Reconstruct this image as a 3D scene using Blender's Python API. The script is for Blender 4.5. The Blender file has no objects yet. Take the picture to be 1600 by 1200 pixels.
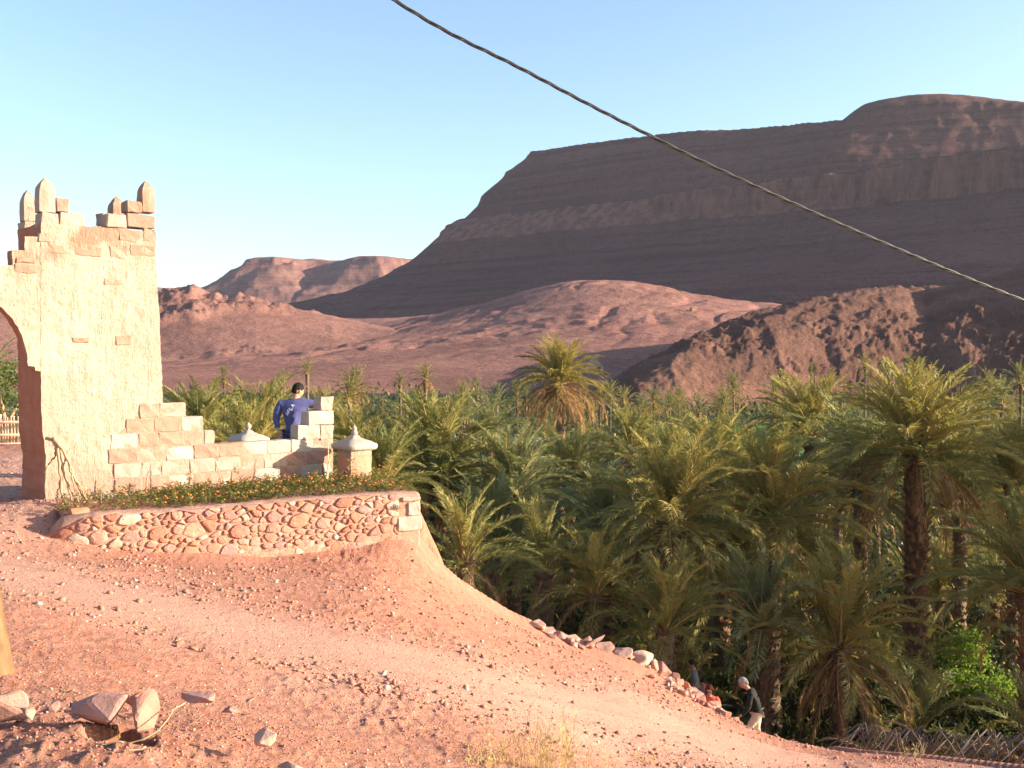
import bpy, bmesh, math, random
import numpy as np
from mathutils import Vector, Matrix, Euler
from mathutils import noise as mnoise
R = math.radians
rnd = random.Random(7)
sc = bpy.context.scene
C = sc.collection

# ------------------------------------------------------------ camera
FPX, PITCH = 1600.0, math.atan(35 / 1600)
cam_d = bpy.data.cameras.new('camera'); cam = bpy.data.objects.new('camera', cam_d); C.objects.link(cam)
cam_d.sensor_width = 36; cam_d.lens = 36.0
cam_d.clip_start = 0.05; cam_d.clip_end = 30000
cam.location = (0, 0, 0); cam.rotation_euler = (R(90) - PITCH, 0, 0)
sc.camera = cam

# ------------------------------------------------------------ sky, sun, exposure
SUN_EL, SUN_AZ = 13.5, 3.0            # elevation; degrees behind the camera's right hand
world = bpy.data.worlds.new('World'); sc.world = world; world.use_nodes = True
wn = world.node_tree.nodes; wl = world.node_tree.links
bg = wn['Background']
sky = wn.new('ShaderNodeTexSky'); sky.sky_type = 'NISHITA'; sky.sun_disc = False
sky.sun_elevation = R(SUN_EL); sky.sun_rotation = R(90 + SUN_AZ)
sky.altitude = 600; sky.air_density = 1.0; sky.dust_density = 1.6; sky.ozone_density = 1.0
tint = wn.new('ShaderNodeMix'); tint.data_type = 'RGBA'; tint.blend_type = 'MULTIPLY'; tint.inputs[0].default_value = 1.0
tint.inputs[7].default_value = (0.93, 1.0, 1.06, 1)      # the camera's white balance
wl.new(sky.outputs['Color'], tint.inputs[6]); wl.new(tint.outputs[2], bg.inputs['Color'])
bg.inputs['Strength'].default_value = 0.108
sun_d = bpy.data.lights.new('sun', 'SUN'); sun = bpy.data.objects.new('sun', sun_d); C.objects.link(sun)
sun_d.energy = 5.0; sun_d.angle = R(0.5); sun_d.color = (1.0, 0.86, 0.66)
S = Vector((math.cos(R(SUN_EL)) * math.cos(R(SUN_AZ)), -math.cos(R(SUN_EL)) * math.sin(R(SUN_AZ)), math.sin(R(SUN_EL))))
sun.rotation_euler = S.to_track_quat('Z', 'Y').to_euler()
sc.view_settings.view_transform = 'Standard'; sc.view_settings.look = 'None'
sc.view_settings.gamma = 1.0; sc.view_settings.use_curve_mapping = False
sc.view_settings.exposure = 1.65

# ------------------------------------------------------------ helpers
CP, SP = math.cos(PITCH), math.sin(PITCH)
def P(px, py, d):
    """point seen at photograph pixel (px,py) whose distance along Y is d"""
    a = (px - 800) / FPX; b = (600 - py) / FPX
    dy = CP + b * SP; dz = -SP + b * CP
    return Vector((a / dy * d, d, dz / dy * d))
def hit(px, py, A, dv):
    """ray through pixel meets the vertical plane through A along dv -> (t, z, Y)"""
    q = P(px, py, 1.0)
    # s*q.xy = A + t*dv
    det = q.x * (-dv[1]) - q.y * (-dv[0])
    s = (A[0] * (-dv[1]) - A[1] * (-dv[0])) / det
    t = ((s * q.x - A[0]) * dv[0] + (s * q.y - A[1]) * dv[1]) / (dv[0]**2 + dv[1]**2)
    return t, s * q.z, s
def tag(o, label=None, cat=None, group=None, kind=None):
    if label: o['label'] = label
    if cat: o['category'] = cat
    if group: o['group'] = group
    if kind: o['kind'] = kind
    return o
def link(name, me, mats=None, parent=None):
    o = bpy.data.objects.new(name, me); C.objects.link(o)
    if mats is not None and len(me.materials) == 0:
        for m in (mats if isinstance(mats, (list, tuple)) else [mats]): me.materials.append(m)
    if parent is not None: o.parent = parent
    return o
def empty(name, loc=(0, 0, 0), rz=0.0):
    o = bpy.data.objects.new(name, None); C.objects.link(o)
    o.location = loc; o.rotation_euler = (0, 0, rz); o.empty_display_size = 0.2
    return o
def bm_obj(name, bm, mats, parent=None, smooth=False):
    me = bpy.data.meshes.new(name); bm.to_mesh(me); bm.free()
    if smooth: me.polygons.foreach_set('use_smooth', [True] * len(me.polygons))
    return link(name, me, mats, parent)
def np_mesh(name, V, F, smooth=False, mat_idx=None):
    """V (n,3); F (m,k) equal-sized faces"""
    V = np.asarray(V, dtype=np.float32); F = np.asarray(F, dtype=np.int32)
    me = bpy.data.meshes.new(name)
    m, k = F.shape
    me.vertices.add(len(V)); me.vertices.foreach_set('co', V.ravel())
    me.loops.add(m * k); me.loops.foreach_set('vertex_index', F.ravel())
    me.polygons.add(m)
    me.polygons.foreach_set('loop_start', np.arange(0, m * k, k, dtype=np.int32))
    me.polygons.foreach_set('loop_total', np.full(m, k, dtype=np.int32))
    if smooth: me.polygons.foreach_set('use_smooth', np.ones(m, dtype=bool))
    if mat_idx is not None: me.polygons.foreach_set('material_index', np.asarray(mat_idx, dtype=np.int32))
    me.update(calc_edges=True); me.validate()
    return me
def grid_mesh(name, X, Y, Z, smooth=True, keep=None):
    ny, nx = X.shape
    V = np.stack([X, Y, Z], -1).reshape(-1, 3)
    i = np.arange(ny - 1)[:, None] * nx + np.arange(nx - 1)[None, :]
    F = np.stack([i, i + 1, i + nx + 1, i + nx], -1).reshape(-1, 4)
    if keep is not None: F = F[keep.reshape(-1)]
    return np_mesh(name, V, F, smooth)

# vectorised noise
_rs = np.random.RandomState(11); _perm = _rs.permutation(512); _val = _rs.rand(512) * 2 - 1
def vnoise(x, y, seed=0):
    x = np.asarray(x, float); y = np.asarray(y, float)
    xi = np.floor(x).astype(np.int64); yi = np.floor(y).astype(np.int64)
    fx = x - xi; fy = y - yi
    ux = fx * fx * fx * (fx * (fx * 6 - 15) + 10); uy = fy * fy * fy * (fy * (fy * 6 - 15) + 10)
    def h(a, b): return _val[_perm[(_perm[(a + seed * 37) & 511] + b) & 511]]
    return (h(xi, yi) * (1 - ux) + h(xi + 1, yi) * ux) * (1 - uy) + (h(xi, yi + 1) * (1 - ux) + h(xi + 1, yi + 1) * ux) * uy
def fbm(x, y, octv=5, seed=0, gain=0.5):
    s = 0; a = 1; n = 0
    for o in range(octv):
        c, d = math.cos(o * 1.3), math.sin(o * 1.3)
        xx = (x * c - y * d) * 2**o + 17.3 * o; yy = (x * d + y * c) * 2**o - 9.1 * o
        s = s + a * vnoise(xx, yy, seed + o); n += a; a *= gain
    return s / n
def ridged(x, y, octv=4, seed=0, gain=0.55):
    s = 0; a = 1; n = 0
    for o in range(octv):
        c, d = math.cos(o * 1.3), math.sin(o * 1.3)
        xx = (x * c - y * d) * 2**o + 17.3 * o; yy = (x * d + y * c) * 2**o - 9.1 * o
        s = s + a * (1 - 2 * np.abs(vnoise(xx, yy, seed + o))); n += a; a *= gain
    return s / n
def smooth01(t): t = np.clip(t, 0, 1); return t * t * (3 - 2 * t)

class RBF:
    def __init__(s, pts, vals, sm=1e-4):
        p = np.asarray(pts, float); v = np.asarray(vals, float); n = len(p); s.p = p
        K = s.k(np.linalg.norm(p[:, None] - p[None], axis=-1)) + np.eye(n) * sm
        A = np.zeros((n + 3, n + 3)); A[:n, :n] = K; A[:n, n] = 1; A[:n, n + 1:] = p; A[n:, :n] = A[:n, n:].T
        s.w = np.linalg.solve(A, np.concatenate([v, [0, 0, 0]]))
    @staticmethod
    def k(r): return -np.sqrt(r * r + 0.09)
    def __call__(s, x, y):
        x = np.asarray(x, float); sh = x.shape; x = x.ravel(); y = np.asarray(y, float).ravel()
        out = np.zeros(len(x)); n = len(s.p)
        for c in range(0, len(x), 40000):
            xs, ys = x[c:c + 40000], y[c:c + 40000]
            r = np.hypot(xs[:, None] - s.p[None, :, 0], ys[:, None] - s.p[None, :, 1])
            out[c:c + 40000] = s.k(r) @ s.w[:n] + s.w[n] + s.w[n + 1] * xs + s.w[n + 2] * ys
        return out.reshape(sh)

def polyline_dist(x, y, pts, closed=False):
    """distance, param index (float), per point"""
    pts = np.asarray(pts, float); n = len(pts)
    best = np.full(np.shape(x), 1e18); par = np.zeros(np.shape(x)); side = np.zeros(np.shape(x))
    for i in range(n if closed else n - 1):
        a = pts[i]; b = pts[(i + 1) % n]; d = b - a; L2 = d @ d
        t = np.clip(((x - a[0]) * d[0] + (y - a[1]) * d[1]) / L2, 0, 1)
        ex = x - (a[0] + t * d[0]); ey = y - (a[1] + t * d[1])
        dd = ex * ex + ey * ey; m = dd < best
        best = np.where(m, dd, best); par = np.where(m, i + t, par)
        side = np.where(m, d[0] * (y - a[1]) - d[1] * (x - a[0]), side)
    return np.sqrt(best), par, side
def in_poly(x, y, pts):
    ins = np.zeros(np.shape(x), bool); n = len(pts)
    for i in range(n):
        x1, y1 = pts[i]; x2, y2 = pts[(i + 1) % n]
        if y1 == y2: continue
        c = ((y1 > y) != (y2 > y)) & (x < (x2 - x1) * (y - y1) / (y2 - y1) + x1)
        ins ^= c
    return ins

# ------------------------------------------------------------ materials
class NT:
    def __init__(s, name):
        s.m = bpy.data.materials.new(name); s.m.use_nodes = True
        s.t = s.m.node_tree; s.n = s.t.nodes; s.l = s.t.links
        s.b = s.n['Principled BSDF']; s.out = s.n['Material Output']
        s.b.inputs['Specular IOR Level'].default_value = 0.25
    def add(s, typ, **kw):
        n = s.n.new(typ)
        for k, v in kw.items(): setattr(n, k, v)
        return n
    def coord(s, kind='Object', scale=1.0, vec=None):
        if kind == 'Geom': g = s.add('ShaderNodeNewGeometry').outputs['Position']
        else: g = s.add('ShaderNodeTexCoord').outputs[kind]
        mp = s.add('ShaderNodeMapping'); s.l.new(g, mp.inputs['Vector'])
        mp.inputs['Scale'].default_value = vec or (scale, scale, scale)
        return mp.outputs['Vector']
    def noise(s, vec, scale, det=6, rough=0.6, dist=0.0):
        n = s.add('ShaderNodeTexNoise'); s.l.new(vec, n.inputs['Vector'])
        n.inputs['Scale'].default_value = scale; n.inputs['Detail'].default_value = det
        n.inputs['Roughness'].default_value = rough; n.inputs['Distortion'].default_value = dist
        return n.outputs['Fac']
    def ramp(s, fac, stops):
        r = s.add('ShaderNodeValToRGB'); s.l.new(fac, r.inputs['Fac'])
        e = r.color_ramp.elements
        while len(e) < len(stops): e.new(0.5)
        for el, (p, c) in zip(e, stops):
            el.position = p; el.color = (c, c, c, 1) if isinstance(c, (int, float)) else (*c, 1)
        return r.outputs['Color']
    def mix(s, fac, a, b, mode='MIX'):
        m = s.add('ShaderNodeMix', data_type='RGBA', blend_type=mode)
        for sock, v in ((m.inputs[0], fac), (m.inputs[6], a), (m.inputs[7], b)):
            if isinstance(v, bpy.types.NodeSocket): s.l.new(v, sock)
            elif isinstance(v, (int, float)): sock.default_value = v if sock == m.inputs[0] else (v, v, v, 1)
            else: sock.default_value = (*v, 1)
        return m.outputs[2]
    def math(s, op, a, b=0.0, clamp=False):
        m = s.add('ShaderNodeMath', operation=op, use_clamp=clamp)
        for i, v in enumerate((a, b)):
            if isinstance(v, bpy.types.NodeSocket): s.l.new(v, m.inputs[i])
            else: m.inputs[i].default_value = v
        return m.outputs[0]
    def bump(s, h, strength=0.5, dist=0.02, prev=None):
        b = s.add('ShaderNodeBump'); s.l.new(h, b.inputs['Height'])
        b.inputs['Strength'].default_value = strength; b.inputs['Distance'].default_value = dist
        if prev is not None: s.l.new(prev, b.inputs['Normal'])
        return b.outputs['Normal']
    def done(s, col=None, nrm=None, rough=0.9, spec=None):
        if col is not None:
            if isinstance(col, bpy.types.NodeSocket): s.l.new(col, s.b.inputs['Base Color'])
            else: s.b.inputs['Base Color'].default_value = (*col, 1)
        if nrm is not None: s.l.new(nrm, s.b.inputs['Normal'])
        if isinstance(rough, bpy.types.NodeSocket): s.l.new(rough, s.b.inputs['Roughness'])
        else: s.b.inputs['Roughness'].default_value = rough
        if spec is not None: s.b.inputs['Specular IOR Level'].default_value = spec
        return s.m
def simple_mat(name, c1, c2, scale=5, rough=0.85, bump=0.3, bdist=0.01, rand=0.0, kind='Object', spec=None, bscale=None):
    n = NT(name); v = n.coord(kind)
    f = n.noise(v, scale, 7, 0.62)
    col = n.ramp(f, [(0.3, c1), (0.7, c2)])
    if rand:
        oi = n.add('ShaderNodeObjectInfo').outputs['Random']
        hv = n.add('ShaderNodeHueSaturation'); n.l.new(col, hv.inputs['Color'])
        n.l.new(n.math('ADD', n.math('MULTIPLY', oi, rand * 2), 1 - rand), hv.inputs['Value'])
        n.l.new(n.math('ADD', n.math('MULTIPLY', n.math('FRACT', n.math('MULTIPLY', oi, 7.31)), rand * 0.06), 0.5 - rand * 0.03), hv.inputs['Hue'])
        n.l.new(n.math('ADD', n.math('MULTIPLY', n.math('FRACT', n.math('MULTIPLY', oi, 13.7)), rand * 1.2), 1 - rand * 0.6), hv.inputs['Saturation'])
        col = hv.outputs['Color']
    nr = n.bump(n.noise(v, bscale or scale * 4, 8, 0.7), bump, bdist) if bump else None
    return n.done(col, nr, rough, spec)

# terrain of the hillside: stones, gravel and dust over red earth
def earth_mat():
    n = NT('red_earth'); v = n.coord('Geom')
    a = n.add('ShaderNodeAttribute', attribute_name='road').outputs['Fac']
    big = n.noise(v, 0.45, 5, 0.6)
    fine = n.noise(v, 9, 8, 0.72)
    col = n.ramp(big, [(0.3, (0.34, 0.118, 0.064)), (0.52, (0.375, 0.150, 0.092)), (0.72, (0.42, 0.190, 0.128))])
    col = n.mix(n.ramp(fine, [(0.35, 0.0), (0.62, 0.75)]), col, (0.46, 0.235, 0.170))
    vor = n.add('ShaderNodeTexVoronoi'); n.l.new(v, vor.inputs['Vector']); vor.inputs['Scale'].default_value = 38
    col = n.mix(n.ramp(vor.outputs['Distance'], [(0.1, 0.4), (0.35, 0.0)]), col, n.mix(0.5, vor.outputs['Color'], (0.42, 0.2, 0.15), 'MULTIPLY'))
    dark = n.noise(v, 26, 6, 0.75)
    col = n.mix(n.ramp(dark, [(0.28, 0.65), (0.42, 0.0)]), col, (0.17, 0.065, 0.04))
    dust = n.mix(n.ramp(n.noise(v, 3.1, 6, 0.6), [(0.3, 0.0), (0.8, 0.6)]), (0.47, 0.255, 0.190), (0.53, 0.315, 0.245))
    col = n.mix(n.math('MULTIPLY', a, 0.85), col, dust)
    h = n.math('ADD', n.math('MULTIPLY', n.noise(v, 14, 10, 0.75), 1.0), n.math('MULTIPLY', n.ramp(vor.outputs['Distance'], [(0.0, 1.0), (0.4, 0.0)]), 0.35))
    st = n.bump(h, 0.9, 0.035)
    st = n.bump(n.noise(v, 90, 5, 0.7), 0.55, 0.006, st)
    return n.done(col, st, 0.95, 0.12)
M = {}
M['earth'] = earth_mat()
def far_mat(name, cols, strat=0.0, sc0=0.01, bumpd=4.0, scb=0.05, bs=1.0, specks=0.0, cliff=False):
    n = NT(name); v = n.coord('Geom')
    big = n.noise(v, sc0, 6, 0.6)
    col = n.ramp(big, [(0.3, cols[0]), (0.5, cols[1]), (0.7, cols[2])])
    fine = n.noise(v, scb * 2.2, 8, 0.75)
    col = n.mix(n.ramp(fine, [(0.36, 0.55), (0.55, 0.0)]), col, tuple(c * 0.55 for c in cols[0]))
    if specks:
        f2 = n.noise(v, scb * 7, 6, 0.8)
        col = n.mix(n.ramp(f2, [(0.40, specks), (0.47, 0.0)]), col, tuple(c * 0.35 for c in cols[0]))
    h = n.noise(v, scb, 10, 0.72)
    if strat:
        vs = n.coord('Geom', vec=(0.0009, 0.0009, 0.10))
        s = n.noise(vs, 1.0, 5, 0.6)
        brk = n.ramp(n.noise(v, 0.006, 5, 0.6), [(0.38, 0.15), (0.6, 1.0)])
        col = n.mix(n.math('MULTIPLY', brk, n.ramp(s, [(0.44, strat), (0.475, 0.0)])), col, tuple(c * 0.55 for c in cols[0]))
        col = n.mix(n.math('MULTIPLY', brk, n.ramp(s, [(0.56, 0.0), (0.59, strat * .4)])), col, tuple(c * 1.25 for c in cols[2]))
        h = n.math('ADD', h, n.math('MULTIPLY', s, 0.7))
    if cliff:
        sep = n.add('ShaderNodeSeparateXYZ'); n.l.new(v, sep.inputs[0])
        wz = n.math('ADD', sep.outputs['Z'], n.math('MULTIPLY', n.noise(v, 0.01, 4), 30))
        band = n.math('MULTIPLY', n.math('GREATER_THAN', wz, 262), n.math('LESS_THAN', wz, 322))
        vv = n.coord('Geom', vec=(0.05, 0.05, 0.004)); st = n.noise(vv, 1.0, 6, 0.7)
        col = n.mix(n.math('MULTIPLY', band, n.ramp(st, [(0.42, 0.15), (0.58, 0.95)])), col, (0.25, 0.115, 0.085))
    return n.done(col, n.bump(h, bs, bumpd), 0.97, 0.05)
M['plain'] = far_mat('desert_plain', [(0.24, 0.115, 0.095), (0.33, 0.158, 0.125), (0.44, 0.22, 0.165)], 0, 0.016, 3.0, 0.12, 1.0, 0.9)
M['mesa'] = far_mat('mesa_rock', [(0.118, 0.056, 0.050), (0.145, 0.068, 0.060), (0.175, 0.084, 0.070)], 0.5, 0.004, 9.0, 0.03, 1.0, 0.6, True)
M['farmesa'] = far_mat('far_mesa_rock', [(0.19, 0.095, 0.08), (0.23, 0.115, 0.095), (0.27, 0.135, 0.11)], 0.4, 0.002, 12.0, 0.012, 0.8)
M['rocky'] = far_mat('rocky_hill_stone', [(0.15, 0.076, 0.058), (0.21, 0.108, 0.080), (0.30, 0.155, 0.112)], 0, 0.05, 1.6, 0.5, 1.0, 0.8)
M['rocky2'] = far_mat('outcrop_stone', [(0.21, 0.105, 0.088), (0.29, 0.145, 0.115), (0.36, 0.18, 0.14)], 0, 0.02, 2.2, 0.18, 1.0, 0.4)
def valley_mat():
    n = NT('valley_soil'); v = n.coord('Geom')
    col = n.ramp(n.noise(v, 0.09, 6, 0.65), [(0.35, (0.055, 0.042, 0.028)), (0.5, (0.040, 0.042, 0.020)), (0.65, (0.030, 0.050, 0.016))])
    return n.done(col, n.bump(n.noise(v, 3, 8, 0.7), 0.8, 0.1), 0.95)
M['valley'] = valley_mat()
# ------------------------------------------------------------ ground heights
VALLEY = -13.5
def W(l): return [tuple(P(*q)) for q in l]
hill_pts = W([(-300,1330,3.6),(0,1200,4.0),(200,1200,4.15),(400,1200,4.6),(600,1200,5.3),(800,1200,6.5),(1000,1200,8.6),(1200,1200,11.2),
  (1400,1200,12.6),(1600,1250,11.5),(190,1130,4.75),(20,1040,5.7),(0,960,7.2),(0,880,9.7),(40,785,14.3),(0,740,17.5),(0,702,22.4),
  (75,782,14.0),(95,858,12.1),(250,868,12.8),(400,868,13.6),(550,856,14.2),(640,842,14.7),
  (400,1100,6.4),(400,1000,8.5),(400,930,10.8),(800,1100,8.8),(800,1030,11.6),(600,1100,7.3),(600,1000,9.7),(600,920,12.2),
  (720,960,13.4),(700,905,14.8),
  (1000,1100,12.0),(1000,1060,14.8),(1200,1170,14.5),(1400,1190,14.4)])
edge_px = [(1900,1290,11.5),(1600,1203,14.0),(1420,1183,15.3),(1340,1177,16.3),(1260,1165,17.5),(1200,1150,18.8),(1175,1146,18.8),(1150,1135,18.8),
  (1060,1068,18.5),(1000,1032,18.2),(900,1000,17.8),(860,985,17.4),(800,958,16.9),(720,908,16.0),(685,878,15.5),(657,842,15.2)]
edge = [(60, -60, -12), (30, -20, -9), (16, 2, -7.4), (11.5, 7.5, -6.6)] + W(edge_px) + [(-1.72, 16.4, -2.15), (-2.3, 18.2, -2.15), (-3.9, 19.6, -2.1), (-6.5, 22.0, -2.1), (-10, 27, -2.2), (-20, 31, -2.4), (-60, 40, -3)]
EPOLY = [e[:2] for e in edge] + [(-400, 60), (-400, -400), (60, -400)]
hill_pts += [e for e in edge[4:-2]]
hill_pts += [(-5,-6,-1.2),(5,-6,-2.6),(0,0,-1.62),(3,2,-2.65),(-4,2,-1.45),(-10,5,-1.3),(-10,12,-1.8),(-12,20,-1.9),(8,3,-4.3),
  (9,8,-5.1),(-3.8,17.6,-2.1),(-6,19,-2.06),(-3.2,18.6,-2.12),(-20,10,-1.2),(-20,22,-1.9),(-2.2,15.6,-2.25),(-4,14.8,-2.1),(14,0,-6.5),(-7.5,24,-1.95)]
hp = np.array(hill_pts)
HILL = RBF(hp[:, :2], hp[:, 2], 2e-3)
E2 = np.array([e[:2] for e in edge]); EZ = np.array([e[2] for e in edge])
ESL = np.array([0.62] * 15 + [0.75] * 4 + [2.2] * (len(edge) - 19))
path_pts = np.array([tuple(P(1178,1180,18.9))[:2] + (-7.35,), (4.9, 20.5, -7.9), (5.09, 22.0, -8.40), (4.62, 24.0, -9.11), (4.89, 26.0, -9.58), (5.1, 28.5, -9.96), (6.5, 32, -11.5), (9, 38, -13.2)])
road_pts = np.array([tuple(P(*q))[:2] for q in [(-200,830,12),(0,893,9.2),(230,945,8.9),(500,1015,8.8),(800,1090,9.3),(1000,1133,11),(1200,1183,12.6)]])
PIT = P(186, 1150, 4.50)
def ground_z(x, y, detail=True):
    x = np.asarray(x, float); y = np.asarray(y, float)
    xc = np.clip(x, -20, 14); yc = np.clip(y, -6, 40)
    h = HILL(xc, yc)
    d, par, side = polyline_dist(x, y, E2)
    out = ~in_poly(x, y, EPOLY)
    i = np.clip(par.astype(int), 0, len(EZ) - 2); f = par - i
    ze = EZ[i] * (1 - f) + EZ[i + 1] * f
    sl = ESL[i] * (1 - f) + ESL[i + 1] * f
    zo = ze - sl * np.maximum(d - 0.12, 0)
    if detail: zo = zo + 0.25 * fbm(x * 0.5, y * 0.5, 4, 5) * smooth01(d / 2)
    w = smooth01(1 - d / 1.2) * 0.5
    z = np.where(out, zo * (1 - w * 0) , h)
    # path worn into the slope
    pd, pp, _ = polyline_dist(x, y, path_pts[:, :2])
    pi = np.clip(pp.astype(int), 0, len(path_pts) - 2); pf = pp - pi
    pz = path_pts[pi, 2] * (1 - pf) + path_pts[pi + 1, 2] * pf
    wp = smooth01(1 - (pd - 0.7) / 1.5) * (out | (pd < 0.2))
    wp = np.where(out, wp, 0)
    z = z * (1 - wp) + pz * wp
    val = VALLEY + (0.35 * fbm(x * 0.05, y * 0.05, 4, 9) if detail else 0)
    k = 0.8
    z = np.where(out | (y > 60), np.where(z > val, val + np.sqrt((z - val)**2 + k * k) - k * np.exp(-np.maximum(z - val, 0)), val), z)
    # small pit beside the camera
    pr = np.hypot((x - PIT.x) * 0.85, (y - PIT.y) * 1.0) + 0.012 * np.sin(x * 40)
    z = z - 0.5 * smooth01(1 - (pr - 0.085) / 0.05)
    if detail:
        near = (~out) & (y < 40)
        rd, _, _ = polyline_dist(x, y, road_pts); rw = smooth01(1 - (rd - 0.25) / 1.0)
        amp = (1 - 0.75 * rw); lump = np.clip(0.5 + 1.6 * fbm(x * 0.9, y * 0.9, 3, 14), 0.1, 1.6)
        z = z + np.where(near, amp * (0.05 * fbm(x * 0.8, y * 0.8, 4, 2) + 0.014 * lump * fbm(x * 5, y * 5, 4, 3) + 0.008 * fbm(x * 24, y * 24, 2, 6)), 0)
        tr_ = np.sin((rd * np.sign(side + 1e-9)) * 9.0 + 2 * fbm(x * .4, y * .4, 2, 8)); z = z - np.where(near, 0.012 * rw * tr_ * (0.5 + fbm(x * 2, y * 2, 2, 12)), 0)
        z = z + np.where(near, amp * 0.016 * lump * np.maximum(ridged(x * 9, y * 9, 2, 4), 0), 0)
    return z
# the plain beyond the oasis
pl = [(0,612,330),(400,612,330),(800,612,330),(1200,616,330),(1600,616,330),(-700,612,330),(2300,616,330),
  (-700,575,700),(0,572,700),(300,556,700),(600,532,700),(760,512,700),(970,486,700),(1200,500,700),(1700,520,700),(2300,520,700),(600,560,480),(970,533,480),(300,575,480),(1200,540,480),
  (-700,545,1000),(0,540,1000),(450,522,1000),(600,503,1050),(725,482,1090),(790,466,1095),(855,453,1100),(920,442,1105),(972,440,1110),(1017,452,1110),(1066,464,1110),(1180,476,1120),(1300,480,1120),(1700,480,1120),(2300,470,1120)]
pw = np.array(W(pl))
plz = [((p[0] / p[1]) * 2.0, math.log(p[1]), p[2]) for p in pw]
for u in (-1.2, -0.6, -0.3, -0.1, 0.05, 0.15, 0.3, 0.6, 1.2):
    plz += [(u * 2, math.log(1500), 62), (u * 2, math.log(2300), 84), (u * 2, math.log(5000), 130), (u * 2, math.log(11000), 150)]
plz = np.array(plz); PLAIN = RBF(plz[:, :2], plz[:, 2], 1e-3)
def plain_z(x, y, detail=True):
    yy = np.maximum(y, 250.0)
    z = PLAIN(x / yy * 2, np.log(yy))
    if detail:
        z = z + np.where(y > 330, (1.2 * fbm(x * 0.02, y * 0.02, 5, 21) + 0.5 * fbm(x * 0.11, y * 0.11, 3, 22)) * smooth01((y - 330) / 200), 0)
        # dry gullies running down the fan
        g = ridged(x * 0.006 + 0.3 * fbm(x * 0.004, y * 0.004, 3, 5), y * 0.0022, 2, 31)
        z = z - 3.0 * np.maximum(g - 0.72, 0) * 3.0 * smooth01((y - 420) / 250)
        z = z - 1.5 * np.maximum(ridged((x - 0.25 * y) * 0.022 + 0.8 * fbm(x * .006, y * .006, 3, 44), y * 0.004, 3, 43) - 0.25, 0) * 2 * smooth01((y - 400) / 200)
        r = ridged(x * 0.03, y * 0.03, 4, 32); mk = smooth01((fbm(x * 0.008, y * 0.008, 3, 33) + 0.0) * 4)
        z = z + 1.1 * np.maximum(ridged(x * 0.010 + y * 0.004, y * 0.035, 4, 36) - 0.15, 0) * smooth01((y - 400) / 200) + 1.9 * np.maximum(r, 0) * mk * smooth01((y - 400) / 200)
    return z
def terrain_z(x, y, detail=True):
    a = ground_z(x, y, detail)
    far = np.asarray(y, float) > 200
    b = plain_z(x, y, detail)
    w = smooth01((np.asarray(y, float) - 240) / 110)
    return np.where(far, a * (1 - w) + b * w, a)
def gz(x, y): return float(terrain_z(np.array([float(x)]), np.array([float(y)]))[0])

us = np.concatenate([-np.geomspace(3.2, 0.60, 34), np.linspace(-0.56, 0.56, 640), np.geomspace(0.60, 3.2, 34)])
v1 = np.linspace(math.log(2.2), math.log(24), 470); v2 = np.linspace(math.log(24), math.log(330), 100)
v3 = np.linspace(math.log(330), math.log(1300), 160); v4 = np.linspace(math.log(1300), math.log(12000), 40)
def terr_obj(name, vs, mat, road=False):
    Yv = np.exp(vs)
    U, Y = np.meshgrid(us, Yv); X = U * Y
    Z = terrain_z(X, Y)
    me = grid_mesh(name, X, Y, Z, True)
    if road:
        rd, _, _ = polyline_dist(X, Y, road_pts)
        rw = smooth01(1 - (rd - 0.15 + 0.8 * fbm(X * 0.9, Y * 0.9, 5, 41, 0.65)) / 1.9)
        inn = in_poly(X, Y, EPOLY)
        gate = smooth01(1 - (np.hypot(X + 9, (Y - 15) * 0.6) - 2.5) / 2.5)
        val = np.maximum(rw, gate * 0.9) * inn
        at = me.attributes.new('road', 'FLOAT', 'POINT'); at.data.foreach_set('value', val.astype(np.float32).ravel())
    o = link(name, me, mat); tag(o, kind='structure'); return o
terr_obj('hillside', v1, M['earth'], True)
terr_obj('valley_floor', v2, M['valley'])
terr_obj('plain', np.concatenate([v3, v4[1:]]), M['plain'])
X, Y = np.meshgrid(np.linspace(-26, 26, 105), np.linspace(-22, math.exp(v1[0]), 50))
o = link('ground_behind', grid_mesh('ground_behind', X, Y, ground_z(X, Y)), M['earth']); tag(o, kind='structure')

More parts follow.
